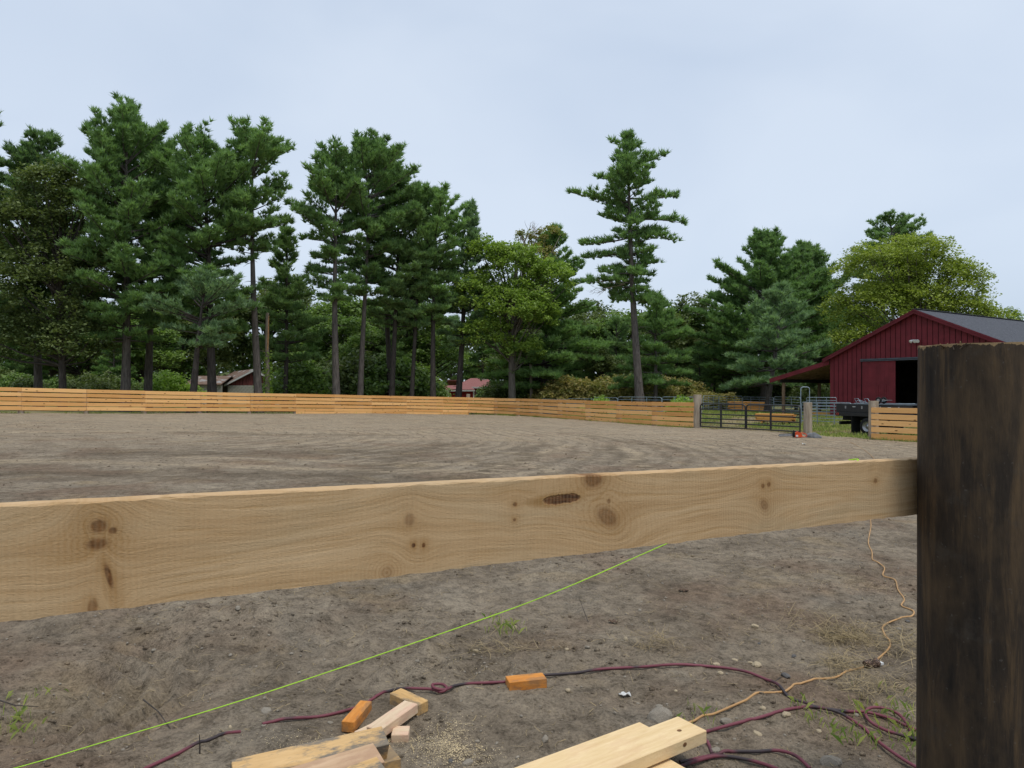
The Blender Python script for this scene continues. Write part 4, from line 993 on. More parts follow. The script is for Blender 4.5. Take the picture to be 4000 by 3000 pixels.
def zh(px, py, Y):                     # height above the ground of a photo row at depth Y
    g = onG(px, Y); return (EYE-(py-HZ)/FP*Y)-g.z
def rw(dpx, Y): return dpx/FP*Y
def pn(label, px, top, cb, half, Y, basepx=None, **kw):
    b = onG(basepx if basepx is not None else px, Y); H = zh(px, top, Y); lean = ((px-(basepx if basepx is not None else px))/FP*Y, 0)
    kw['per'] = kw.get('per', 5)+2
    return pine(label, b, H, zh(px, cb, Y), rw(half, Y)*1.14, lean=kw.pop('lean', lean), **kw)

# main pines along the left fence, each with its own crown
pn('tall pine whose boughs just reach in over the dark mixed tree', -190, 380, 1250, 235, 55, seed=11, prof='round', r0=.34, mat='pine_dark')
pn('dark pine with rounded top standing behind the mixed broadleaf tree', 150, 525, 1330, 190, 57, seed=12, prof='round', r0=.34, mat='pine_dark', per=6)
pn('tallest pine in the wood with pointed upswept top and grey trunk', 510, 415, 1310, 220, 53, basepx=488, seed=13, prof='round', r0=.36, per=6, topup=1.15, mat='pine')
pn('slim pine with dark trunk half behind the tallest pine', 600, 500, 1180, 160, 58, basepx=575, seed=14, prof='round', r0=.34, mat='pine_dark')
pn('broad pine with two close trunks above the old block barn', 790, 520, 1270, 220, 55, basepx=832, seed=15, prof='round', r0=.36, bark='bark_dark', per=6, mat='pine')
pn('leaning low pine with bluish drooping boughs near the old block barn', 800, 1110, 1330, 170, 50, basepx=745, seed=16, prof='round', r0=.30, bark='bark_dark', mat='pine_blue', per=6, ln=.34)
pn('lone straight pine with long bare grey trunk and flat heavy crown', 975, 515, 960, 220, 56, basepx=1012, seed=17, prof='top', r0=.33, per=6, stubs=22, mat='pine')
pn('young dark pine with narrow pointed crown behind the broken snag', 1130, 880, 1400, 125, 63, basepx=1112, seed=18, prof='cone', r0=.24, bark='bark_dark', mat='pine_dark', per=6)
pn('pine with thick grey trunk and wide side boughs behind the fence bend', 1300, 605, 1150, 165, 58, basepx=1316, seed=19, prof='top', r0=.33, per=5, stubs=14, mat='pine', gapz=[(zh(1300, 985, 58), zh(1300, 930, 58))])
pn('pine with a dense bright crown and slender brown trunk', 1440, 560, 1130, 190, 61, basepx=1405, seed=20, prof='top', r0=.27, per=6, mat='pine')
pn('dark topped pine peering over the dense bright crown', 1470, 545, 900, 120, 68, basepx=1530, seed=21, prof='top', r0=.30, bark='bark_dark', mat='pine_dark')
pn('pine with dark mid crown between the slender trunks', 1560, 650, 1250, 140, 64, basepx=1528, seed=22, prof='round', r0=.28, bark='bark_dark', mat='pine_dark', per=6)
pn('slender leaning pine with dark foliage near the red house', 1640, 760, 1260, 110, 64, basepx=1606, seed=23, prof='round', r0=.22, bark='bark_dark', mat='pine_dark', per=5)
pn('pine with layered shelf-like boughs and straight dark trunk', 1695, 725, 1240, 135, 64, basepx=1692, seed=24, prof='top', r0=.29, bark='bark_dark', per=6, mat='pine')
pn('pale bluish pine with cracked dark trunk in front of the red house', 1845, 775, 1330, 125, 66, basepx=1785, seed=25, prof='cone', r0=.33, bark='bark_dark', mat='pine_blue', per=6, topup=1.1)
pn('full pine with drooping lower boughs behind the yellow-green maple', 2160, 880, 1500, 240, 70, basepx=2115, seed=26, prof='cone', r0=.32, bark='bark_dark', mat='pine', per=6, lowup=-.12)
# the lone tall pine
solo_ex = [(zh(2480, 760, 57), math.pi-.1, rw(230, 57), .10, .10), (zh(2480, 745, 57), .15, rw(205, 57), .02, .10), (zh(2480, 900, 57), math.pi+.2, rw(200, 57), -.30, .14),
           (zh(2480, 830, 57), -.25, rw(205, 57), .02, -.12), (zh(2480, 950, 57), math.pi-.3, rw(185, 57), -.25, .1), (zh(2480, 870, 57), .3, rw(195, 57), -.05, -.1),
           (zh(2480, 1060, 57), math.pi, rw(165, 57), -.15, .02), (zh(2480, 620, 57), .1, rw(150, 57), .25, .1), (zh(2480, 680, 57), math.pi, rw(120, 57), .1, .05)]
pn('lone very tall ragged pine with bare lower trunk standing clear of the wood', 2440, 505, 1160, 118, 57, basepx=2502, seed=27, prof='solo', r0=.36, per=4, core=3, drop=.25, spacing=.75, mat='pine', stubs=14, extra=solo_ex, lowup=-.12)
pn('short bushy pine spreading behind the lone tall pine trunk', 2560, 1160, 1480, 190, 62, seed=28, prof='cone', r0=.2, mat='pine', per=6, lowup=-.1)
pn('dark pine with pointed top left of the twin tops behind the lean-to', 2985, 910, 1470, 290, 70, seed=29, prof='cone', r0=.36, mat='pine', per=8, spacing=.75, topup=1.1)
pn('dark pine forming the right of the twin tops near the locust', 3140, 945, 1450, 230, 74, seed=30, prof='cone', r0=.34, mat='pine_dark', per=8, spacing=.75, topup=1.1)
pn('bluish young pine with leaning grey trunk beside the lean-to', 3060, 1120, 1480, 190, 55, basepx=2992, seed=31, prof='cone', r0=.23, mat='pine_blue', per=6, lowup=-.05)
pn('dark flat-topped pine rising behind the yellow-green locust', 3485, 850, 1150, 150, 85, seed=32, prof='round', topup=.5, r0=.36, mat='pine_dark', per=6)

# broadleaf trees
def bl(label, px, Y, lobes, seed, mat, bark, H, **kw):
    b = onG(px, Y)
    L = [((a-px)/FP*Y, dy, zh(px, b_, Y), rw(rx, Y), rw(rx, Y)*.85, rw(rz, Y)) for a, b_, rx, rz, dy in lobes]
    return broad(label, b, zh(px, H, Y), L, mat, bark, seed, **kw)
bl('dark mixed broadleaf tree filling the corner of the wood', 245, 52, [(110, 900, 150, 170, 0), (300, 800, 130, 130, .5), (180, 1130, 190, 190, 0), (370, 1060, 110, 190, .6), (60, 1330, 150, 150, 0), (300, 1330, 150, 150, 0), (200, 720, 110, 80, 0)], 41, 'dark_leaf', 'bark_dark', 760, r0=.28, nclu=1050, leaves=44, size=.20, csize=.8, limbs=60)
bl('yellow-green maple with rounded crown and stout grey trunk', 2002, 65, [(1900, 1000, 85, 75, 0), (2020, 1040, 110, 95, 0), (2140, 1090, 95, 90, .4), (1880, 1160, 120, 110, 0), (2030, 1210, 130, 110, -.8), (2120, 1240, 70, 70, 0), (1900, 1300, 110, 80, 0), (2040, 1370, 90, 60, 0)], 42, 'maple', 'bark_maple', 1010, r0=.40, nclu=760, leaves=50, size=.21, csize=.74, limbs=60)
bl('wide yellow-green locust spreading above the barn roof', 3560, 60, [(3440, 1050, 170, 110, 0), (3560, 980, 150, 70, 0), (3660, 1080, 150, 110, 0), (3400, 1200, 170, 110, 0), (3330, 1330, 100, 80, -1), (3560, 1180, 170, 110, 0), (3760, 1120, 100, 100, 0), (3720, 1220, 150, 90, 0), (3840, 1250, 90, 60, 0)], 43, 'locust', 'bark_maple', 1020, r0=.42, nclu=1250, leaves=44, size=.17, csize=.78, limbs=90, droop=.25)
bl('thin topped ash with pale upper leaves beside bare dead twigs', 2075, 68, [(2060, 930, 70, 30, 0), (2150, 910, 50, 30, 0), (2080, 1000, 90, 60, 0)], 44, 'sumac', 'dead', 940, r0=.16, nclu=90, leaves=26, size=.19, csize=.5, limbs=14)
bl('small round tree at the far end of the barn roof', 3945, 75, [(3945, 1245, 35, 40, 0), (3925, 1300, 50, 50, 0)], 45, 'mid_leaf', 'bark_dark', 1230, r0=.12, nclu=60, leaves=40, size=.2, csize=.5, limbs=24)

# dead twigs on the ash, broken snag with creeper, fallen pale branch
def twig_tree(label, base, dirs, seed, mat, r0, name='dead_branches', cat='branches', gen=3, group=None):
    rd = random.Random(seed); mb = MB()
    def grow(p, d, L, r_, g):
        q = p+d*L+Vector((rd.gauss(0, .06), rd.gauss(0, .06), rd.gauss(0, .05)))*L; m_ = p.lerp(q, .5)+Vector((rd.gauss(0, .04), rd.gauss(0, .04), 0))*L
        mb.tube([p, m_, q], [r_, r_*.8, r_*.6], 5, cap=False)
        if g > 0:
            for k_ in range(3): grow(p.lerp(q, rd.uniform(.45, 1)), (d+Vector((rd.gauss(0, .5), rd.gauss(0, .5), rd.gauss(.1, .35)))).normalized(), L*rd.uniform(.5, .75), r_*.55, g-1)
    for d, L in dirs: grow(Vector((0, 0, 0)), Vector(d).normalized(), L, r0, gen)
    o = mb.build(name, M_[mat]); o.location = base; return tag(o, label, cat, group)
b = P(2050, 980, 68); twig_tree('bare dead twigs sticking up out of the treetop by the maple', b, [((.2, 0, 1), 1.5), ((.5, .1, .9), 1.6), ((-.1, 0, 1), 1.2), ((.8, 0, .7), 1.2)], 5, 'dead', .06)
b = P(2440, 1110, 57); twig_tree('bare grey dead bough drooping off the lone tall pine', b, [((-1, 0, -.18), 1.6), ((-1, -.1, .05), 1.3)], 6, 'dead', .035, gen=3)
b = onG(1255, 64); twig_tree('pale fallen branch leaning in the bushes behind the fence', Vector((b.x, b.y, b.z+.3)), [((.6, 0, .7), 1.3), ((1, 0, .35), 1.4), ((-.2, 0, 1), 1.0)], 8, 'dead', .06, name='fallen_branch', cat='branch')
sb = onG(1042, 59); sn = thing('dead_snag', 'broken bare snag with creeper climbing its lower half', 'dead tree', sb)
Hs = zh(1042, 1222, 59)
tmb, ax = trunk_mb(Hs, .22, .13, (.15, 0), .1, random.Random(3), n=10); tmb.build('trunk', M_['dead'], sn)
MB().tube([(.1, -.14, Hs*.62), (.14, -.12, Hs*.75), (.17, -.06, Hs*.97)], [.08, .10, .05], 6).build('peeled_strip', M_['orange_dead'], sn)
r_ = np.random.default_rng(3); n = 420; zz = r_.random(n)**1.1*Hs*.62; an = r_.random(n)*6.28; rr = .22+.22*r_.random(n)*(1-zz/Hs)
link('creeper', leaf_mesh('creeper', np.stack([.1+rr*np.cos(an), rr*np.sin(an), zz], 1), M_['bright_leaf'], r_, .2), sn)

# ------------------------------------------------------------------ background wood: copies of a few kinds
proto = {'p1': pine('', None, 15, 2.5, 3.4, 'cone', seed=51, r0=.22, mat='pine', per=6, parts_only=True, blades=9, ln=.48, wd=.14),
         'p2': pine('', None, 16, 4.5, 3.0, 'round', seed=52, r0=.24, mat='pine_dark', per=6, parts_only=True, bark='bark_dark', blades=8, ln=.42, wd=.09)}
def lob(seed, n, R0, H):
    rd = random.Random(seed); return [(rd.uniform(-R0, R0)*.55, rd.uniform(-R0, R0)*.55, H*rd.uniform(.38, .88), R0*rd.uniform(.4, .65), R0*rd.uniform(.4, .65), R0*rd.uniform(.35, .6)) for _ in range(n)]
proto['b1'] = broad('', None, 10, lob(1, 8, 3.4, 11), 'mid_leaf', 'bark_dark', 61, .2, 330, 40, .24, .8, parts_only=True, limbs=40)
proto['b2'] = broad('', None, 10, lob(2, 8, 3.6, 11), 'dark_leaf', 'bark_dark', 62, .2, 330, 40, .24, .8, parts_only=True, limbs=40)
LBL = {'p1': 'green pine in the wood', 'p2': 'dark pine in the wood', 'b1': 'mid green broadleaf tree in the wood', 'b2': 'dark broadleaf tree in the wood'}
def zone(px):
    for lim, t in ((650, 'behind the dark mixed tree'), (1120, 'behind the old block barn'), (1700, 'behind the slender pine trunks'), (2110, 'behind the red house'), (2420, 'behind the yellow-green maple'), (2720, 'behind the lone tall pine'), (3260, 'behind the round pen')):
        if px < lim: return t
    return 'behind the red barn'
def bgtree(kind, px, Y, top, rd):
    b = onG(px, Y); H0 = 15.0 if kind == 'p1' else 16.0 if kind == 'p2' else 11.0
    s = zh(px, top, Y)/H0
    t_ = thing('pine_tree' if kind[0] == 'p' else 'broadleaf_tree', LBL[kind]+' '+zone(px), 'tree', b, rd.uniform(0, 6.28), 'wood trees, '+LBL[kind]+' '+zone(px)); t_.scale = (s*rd.uniform(.9, 1.15),)*2+(s,)
    link('trunk', proto[kind][0], t_); link('crown', proto[kind][1], t_)
rd = random.Random(5)
for px in range(-250, 2000, 105):
    for row, (Y, t0) in enumerate(((76, 1200), (92, 1130))):
        x = px+rd.uniform(-45, 45)+row*50
        if row == 0 and (680 < x < 1130 or 1660 < x < 1960): continue
        bgtree(rd.choice(['p1', 'p2', 'b1', 'b2']), x, Y+rd.uniform(-3, 4)+(14 if 1640 < x < 2110 else 0), t0+rd.uniform(-70, 110), rd)
for px in range(2010, 2960, 95):
    x = px+rd.uniform(-30, 30); bgtree(rd.choice(['b1', 'b2', 'b1', 'p1']), x, 88+rd.uniform(-5, 8), 1180+rd.uniform(-30, 50), rd)
    bgtree(rd.choice(['p2', 'b2']), x+40, 76+rd.uniform(-4, 4), 1250+rd.uniform(-20, 110), rd)
for px in (3260, 3380, 3850, 4000, 4120): bgtree(rd.choice(['b1', 'p2']), px, 92, 1270 if px > 3800 else 1150, rd)
for px in (2790, 2870, 2905, 3110, 3200): bgtree('p2', px, 80, 1215+rd.uniform(0, 40), rd)
# bushes under the trees, each its own thing
bush = {}
for kx, (mat, sd_) in {'green': ('mid_leaf', 71), 'bright': ('bright_leaf', 72), 'dark': ('dark_leaf', 73), 'rust': ('sumac', 74)}.items():
    bush[kx] = broad('', None, 1.6, [(0, 0, 1.0, 1.5, 1.3, 1.0), (.9, .2, .8, 1.0, 1.0, .75), (-.9, -.1, .75, 1.0, 1.0, .7), (.2, 0, 1.7, .8, .8, .6)], mat, 'bark_dark', sd_, .05, 120, 34, .16, .48, parts_only=True, limbs=20, trunk=False)
BL = {'green': 'mid green leafy bush', 'bright': 'bright yellow-green bush', 'dark': 'dark leafy bush', 'rust': 'rusty olive shrub'}
def bzone(px, Y):
    if Y < 55: return 'growing right against the board fence'
    for lim, t in ((330, 'under the dark mixed tree'), (640, 'around the tallest pine trunk'), (900, 'in front of the old block barn'), (1280, 'around the broken snag'), (1520, 'between the slender pine trunks'), (1710, 'beside the red house'), (2140, 'around the maple trunk'), (2440, 'left of the lone tall pine'), (2720, 'right of the lone tall pine')):
        if px < lim: return t
    return 'behind the round pen'
def bsh(k_, px, Y, top):
    b = onG(px, Y); s = max(.4, zh(px, top, Y)/2.3); lb_ = BL[k_]+' '+bzone(px, Y); t_ = thing('bush', lb_, 'bush', b, rd.uniform(0, 6.28), 'bushes: '+lb_); t_.scale = (s, s, s)
    link('stems', bush[k_][0], t_); link('foliage', bush[k_][1], t_)
for px in range(-60, 700, 62): bsh(rd.choice(['dark', 'dark', 'green', 'bright']), px+rd.uniform(-20, 20), 66+rd.uniform(-4, 5), 1470+rd.uniform(-40, 40))
for px, top in ((630, 1450), (1165, 1400), (1190, 1440), (1230, 1470)): bsh('bright' if px in (640, 1230, 1180) else 'green', px, 66 if px > 900 else 69, top)
for px in range(1320, 1580, 52): bsh(rd.choice(['green', 'dark', 'bright', 'green']), px+rd.uniform(-15, 15), 70+rd.uniform(-3, 3), 1420+rd.uniform(-60, 70))
bsh('green', 1610, 72, 1420); bsh('green', 1930, 84, 1490)
for px in (1960, 2060, 2120): bsh('green' if px % 40 else 'dark', px, 74, 1490)
for px in range(2150, 2700, 48): bsh('rust', px+rd.uniform(-10, 10), 68+rd.uniform(-3, 2), 1450+abs(px-2420)*.12+rd.uniform(-10, 15))
for px in (2730, 2790, 2840, 3150, 3210): bsh('rust' if px < 2850 else 'dark', px, 66, 1530 if px < 2850 else 1500)
for px in range(2880, 3260, 60): bsh('dark', px, 74, 1470+rd.uniform(-30, 20))
bsh('bright', 2665, 45, 1550); bsh('bright', 2340, 52.5, 1549)
# the far end of the wood reads as one dark mass
r_ = np.random.default_rng(99); n = 52000; xx = r_.uniform(-115, 100, n); yy = 118+r_.uniform(0, 14, n)
hz = (10.5+3*fbm(xx*.12, yy*0+3, 3, 4))*r_.random(n)**.8
tag(link('far_wood', leaf_mesh('far_wood', np.stack([xx, yy, gz(xx, yy)+hz], 1), M_['dark_leaf'], r_, .75, .3)), 'dark mass of distant wood closing the view behind the trees', 'wood', kind='stuff')
# ------------------------------------------------------------------ grass and weeds
def blades(name, PX, mat, r, hgt, wd, label, cat='grass', bend=.6):
    n = len(PX); a = r.random(n)*6.28; d = np.stack([np.cos(a), np.sin(a), np.zeros(n)], 1); s = np.stack([-d[:, 1], d[:, 0], d[:, 2]], 1)
    h = (hgt*(.4+.9*r.random(n)))[:, None]; w_ = (wd*(.6+.8*r.random(n)))[:, None]; up = np.array([0, 0, 1.0]); bb = bend*r.random(n)[:, None]
    V = np.stack([PX-s*w_, PX+s*w_, PX+up*h*.6+d*h*bb*.35+s*w_*.7, PX+up*h*(1-.3*bb)+d*h*bb], 1).reshape(-1, 3)
    i = np.arange(n)*4; T = np.stack([i, i+1, i+2, i+3], 1); T2 = np.concatenate([T[:, [0, 1, 2]], T[:, [0, 2, 3]]])
    return tag(link(name, np_mesh(name, V, T2, mat, np.repeat(r.random(n), 4))), label, cat, kind='stuff')
r = np.random.default_rng(17)
# along the foot of the fence
pp = []
for i in range(len(FXY)-1):
    m_ = 900 if i > 11 else 260; f = r.random(m_); a, b = np.array(FXY[i]), np.array(FXY[i+1]); q = a+(b-a)*f[:, None]
    t_ = (b-a)/np.linalg.norm(b-a); nr = np.array([-t_[1], t_[0]]); q = q+nr*(r.normal(.15, .25, m_))[:, None]; pp.append(q)
for i in range(3):
    f = r.random(900); a, b = np.array(R2[i]), np.array(R2[i+1]); pp.append(a+(b-a)*f[:, None]+r.normal(0, .22, (900, 2)))
q = np.concatenate(pp); q = q[fbm(q[:, 0]*.9, q[:, 1]*.9, 2, 5) > -.15]
blades('fence_grass', np.c_[q, gz(q[:, 0], q[:, 1])-.02], M_['grass'], r, .17, .010, 'tufts of grass growing along the foot of the arena fence')
n = 90000; x = r.uniform(4, 33, n); y = r.uniform(27, 66, n); k_ = ~inside(x, y-.6, ring) & (fbm(x*.25, y*.25, 3, 8) > -.12+.25*(y < 36))
q = np.stack([x[k_], y[k_]], 1); blades('yard_grass', np.c_[q, gz(q[:, 0], q[:, 1])-.06], M_['grass'], r, .20, .014, 'patchy green grass of the yard behind the gates')
n = 50000; x = r.uniform(4, 33, n); y = r.uniform(27, 60, n); k_ = ~inside(x, y-.4, ring) & (fbm(x*.25, y*.25, 3, 8) < .1)
q = np.stack([x[k_], y[k_]], 1); blades('dry_yard_grass', np.c_[q, gz(q[:, 0], q[:, 1])-.06], M_['dry_grass'], r, .11, .013, 'dry straw coloured grass of the yard behind the gates', bend=1.0)
n = 9000; x = r.uniform(-8, 3, n); y = r.uniform(70, 78, n); blades('tall_weeds', np.c_[x, y, gz(x, y)-.07], M_['bright_leaf'], r, 1.0, .05, 'tall bright green weeds in front of the red house', 'weeds')

# ------------------------------------------------------------------ straw, gravel and sawdust on the dirt
def gh(x, y): return gz(x, y)+relief(x, y)
def straw(name, q, ln, label, r, lift=.002, wd=.0011, tangle=0.0):
    n = len(q); a = r.random(n)*6.28; L = ln*(.4+1.1*r.random(n)); P0 = np.c_[q, gh(q[:, 0], q[:, 1])+lift+tangle*r.random(n)]
    d = np.stack([np.cos(a), np.sin(a), r.normal(0, .25, n)+tangle*4*r.random(n)], 1); c = np.stack([-np.sin(a), np.cos(a), r.normal(.2, .3, n)], 1)
    s = unit(np.cross(d, rot_rand(n, r)*.5+np.array([0, 0, 1]))); w_ = (wd*(.6+.8*r.random(n)))[:, None]
    p1 = P0+d*L[:, None]*.5+c*L[:, None]*.12*r.normal(0, 1, (n, 1)); p2 = P0+d*L[:, None]
    V = np.stack([P0-s*w_, P0+s*w_, p1+s*w_, p1-s*w_, p2+s*w_*.6, p2-s*w_*.6], 1).reshape(-1, 3); i = np.arange(n)*6
    T = np.concatenate([np.stack([i, i+1, i+2, i+3], 1), np.stack([i+3, i+2, i+4, i+5], 1)])
    return tag(link(name, np_mesh(name, V, T, M_['dry_grass'], np.repeat(r.random(n), 6), n=4)), label, 'straw', kind='stuff')
def patchy(n, x0, x1, y0, y1, seed, thr, sc=.8):
    x = r.uniform(x0, x1, n); y = y0+(y1-y0)*r.random(n)**1.3; k_ = fbm(x*sc, y*sc, 3, seed) > thr; return np.stack([x[k_], y[k_]], 1)
straw('scattered_straw', patchy(7500, -4.5, 4.8, 2.3, 9, 21, .0), .055, 'scattered dry straw and roots lying on the bare dirt', r)
straw('fine_root_litter', patchy(15000, -4.5, 5, 2.3, 12, 33, -.25), .040, 'fine root litter mixed into the bare dirt', r, wd=.0013)
cl = []
for px, py, sx, sy, m_ in ((3300, 2490, .10, .10, 520), (3470, 2510, .20, .16, 260), (3150, 2430, .15, .14, 120), (3420, 2680, .14, .12, 380), (3270, 2600, .08, .06, 200), (2560, 2520, .10, .06, 160), (1930, 2545, .14, .08, 150), (3560, 2530, .15, .2, 350)):
    c = G(px, py); cl.append(np.stack([r.normal(c.x, sx, m_), r.normal(c.y, sy, m_)], 1))
straw('torn_grass_clumps', np.concatenate(cl), .10, 'matted clumps of torn dry grass near the orange cord', r, tangle=.035, wd=.0013)
def stone_mesh(seed, mat, sub=2):
    import bmesh
    bm = bmesh.new(); bmesh.ops.create_icosphere(bm, subdivisions=sub, radius=1.0); rd_ = random.Random(seed); pl = [(Vector((rd_.gauss(0, 1), rd_.gauss(0, 1), rd_.gauss(0, 1))).normalized(), rd_.uniform(.55, .9)) for _ in range(9)]
    for v in bm.verts:
        for n_, d_ in pl:
            e = v.co.dot(n_)-d_
            if e > 0: v.co -= n_*e*.9
        v.co += Vector((rd_.gauss(0, .02), rd_.gauss(0, .02), rd_.gauss(0, .02)))
    me = bpy.data.meshes.new('stone'); bm.to_mesh(me); bm.free(); me.materials.append(mat); return me
M_['stone'] = simple('grey_stone', (.25, .22, .175), .9, .3, 14, .4); M_['stone_tan'] = simple('tan_stone', (.40, .325, .215), .9, .25, 14, .4); M_['stone_dark'] = simple('dark_stone', (.115, .11, .105), .85, .3, 14, .4)
# gravel too small to count
base = stone_mesh(1, M_['stone'], 1); bv = np.array([v.co[:] for v in base.vertices]); bf = np.array([p.vertices[:] for p in base.polygons])
n = 4200; x = r.uniform(-4.5, 5, n); y = 2.4+10*r.random(n)**1.6; s = .004+.009*r.random(n)**3; an = r.random(n)*6.28
cs_, sn_ = np.cos(an)[:, None], np.sin(an)[:, None]; B = np.repeat(bv[None], n, 0)*np.stack([s, s*(.6+.4*r.random(n)), s*.7], 1)[:, None, :]
B = np.stack([B[..., 0]*cs_-B[..., 1]*sn_, B[..., 0]*sn_+B[..., 1]*cs_, B[..., 2]], -1)+np.stack([x, y, gh(x, y)+s*.3], 1)[:, None, :]
T = (bf[None]+(np.arange(n)*len(bv))[:, None, None]).reshape(-1, 3)
tag(link('gravel', np_mesh('gravel', B.reshape(-1, 3), T, M_['stone'])), 'fine gravel and crumbs of soil strewn over the bare dirt', 'gravel', kind='stuff')
# crumbled clods
n = 13000; x = r.uniform(-4.6, 5, n); y = 2.3+8*r.random(n)**1.5; k_ = fbm(x*1.1, y*1.1, 3, 13) > -.12; x, y = x[k_], y[k_]; n = len(x); s = .004+.015*r.random(n)**4
B = np.repeat(bv[None], n, 0)*np.stack([s, s*.9, s*.7], 1)[:, None, :]*(1+.2*r.normal(size=(n, len(bv), 1)))+np.stack([x, y, gh(x, y)+s*.2], 1)[:, None, :]
T = (bf[None]+(np.arange(n)*len(bv))[:, None, None]).reshape(-1, 3)
tag(link('dirt_clods', np_mesh('dirt_clods', B.reshape(-1, 3), T, M_['dirt'], smooth=True)), 'crumbled clods of dirt lying on the bare ground', 'dirt clods', kind='stuff')
# clods further out over the harrowed arena
n = 3500; x = r.uniform(-22, 16, n); y = 9+22*r.random(n)**1.2; k_ = inside(x, y+1, ring); x, y = x[k_], y[k_]; n = len(x); s = .010+.022*r.random(n)**4
B = np.repeat(bv[None], n, 0)*np.stack([s, s*.9, s*.7], 1)[:, None, :]*(1+.2*r.normal(size=(n, len(bv), 1)))+np.stack([x, y, gh(x, y)+s*.2], 1)[:, None, :]
T = (bf[None]+(np.arange(n)*len(bv))[:, None, None]).reshape(-1, 3)
tag(link('harrowed_clods', np_mesh('harrowed_clods', B.reshape(-1, 3), T, M_['dirt'])), 'small clods lying across the harrowed arena', 'dirt clods', kind='stuff')
# sawdust
M_['sawdust'] = simple('sawdust', (.62, .50, .30), .9, .15)
sq = []
for px, py, sx, sy, m_ in ((1760, 2890, .06, .09, 1500), (1800, 2950, .09, .05, 1200), (1700, 2930, .07, .07, 900), (1540, 2890, .10, .03, 500), (1150, 2900, .12, .05, 400), (1780, 2600, .2, .06, 260), (3440, 2300, .3, .16, 900)):
    c = G(px, py); sq.append(np.stack([r.normal(c.x, sx, m_), r.normal(c.y, sy, m_)], 1))
sq = np.concatenate(sq); n = len(sq); a = unit(rot_rand(n, r)+np.array([0, 0, 1.4])); e1 = unit(np.cross(a, rot_rand(n, r))); e2 = np.cross(a, e1); c = np.c_[sq, gh(sq[:, 0], sq[:, 1])+.004]; w_ = (.0019*(.5+r.random(n)))[:, None]
V = np.stack([c-e1*w_, c+e2*w_*.7, c+e1*w_, c-e2*w_*.7], 1).reshape(-1, 3); i = np.arange(n)*4
tag(link('sawdust', np_mesh('sawdust', V, np.stack([i, i+1, i+2, i+3], 1), M_['sawdust'], n=4)), 'pale sawdust sprinkled on the dirt beside the cut offcuts', 'sawdust', kind='stuff')

# ------------------------------------------------------------------ stones
SM = {k_: [stone_mesh(20+i, M_[k_]) for i in range(4)] for k_ in ('stone', 'stone_tan', 'stone_dark')}
def stone(px, py, wpx, kind, label, group=None, flat=.6, asp=.75):
    p = G(px, py); s = wpx/FP*p.y/2; o = link('stone', random.choice(SM[kind])); o.scale = (s, s*asp, s*flat); o.rotation_euler = (random.uniform(-.2, .2), random.uniform(-.2, .2), random.uniform(0, 6.28))
    o.location = (p.x, p.y, groundh(p.x, p.y)+s*flat*.35); return tag(o, label, 'stone', group)
stone(2570, 2810, 120, 'stone', 'large flat grey stone bedded behind the fresh lumber boards', flat=.5)
stone(2838, 2828, 60, 'stone', 'blocky grey stone between the orange cord and the maroon hose')
stone(3073, 2797, 44, 'stone_tan', 'square tan stone touching the maroon hose fork')
stone(3245, 2985, 95, 'stone', 'broad grey stone beside the looping maroon hose', flat=.5)
stone(2795, 2935, 45, 'stone', 'pointed pale stone in the shadow of the lumber end')
stone(1825, 2985, 55, 'stone', 'rounded tan-grey stone below the sawdust')
stone(1760, 2978, 28, 'stone_dark', 'small dark pebble below the sawdust')
stone(1040, 2780, 55, 'stone', 'flat grey stone above the broken end of the maroon hose', flat=.45)
stone(2955, 2600, 52, 'stone_tan', 'longish tan stone above the maroon hose bend', flat=.5)
stone(2797, 2600, 35, 'stone_tan', 'knobbly tan stone resting against the maroon hose')
stone(3070, 2645, 40, 'stone_dark', 'round dark stone in a hollow by the cord crossing')
stone(3100, 2565, 24, 'stone_dark', 'small rounded dark stone above the cord crossing')
stone(2950, 2450, 36, 'stone_tan', 'pale stone by the torn grass clumps')
stone(2128, 2892, 36, 'stone', 'faceted grey stone left of the fresh lumber')
stone(930, 2388, 30, 'stone', 'grey stone on the turned earth mound')
stone(2220, 2700, 32, 'stone_tan', 'pale round stone right of the weathered orange block')
stone(2575, 2763, 34, 'stone', 'smooth oval stone behind the lumber end')
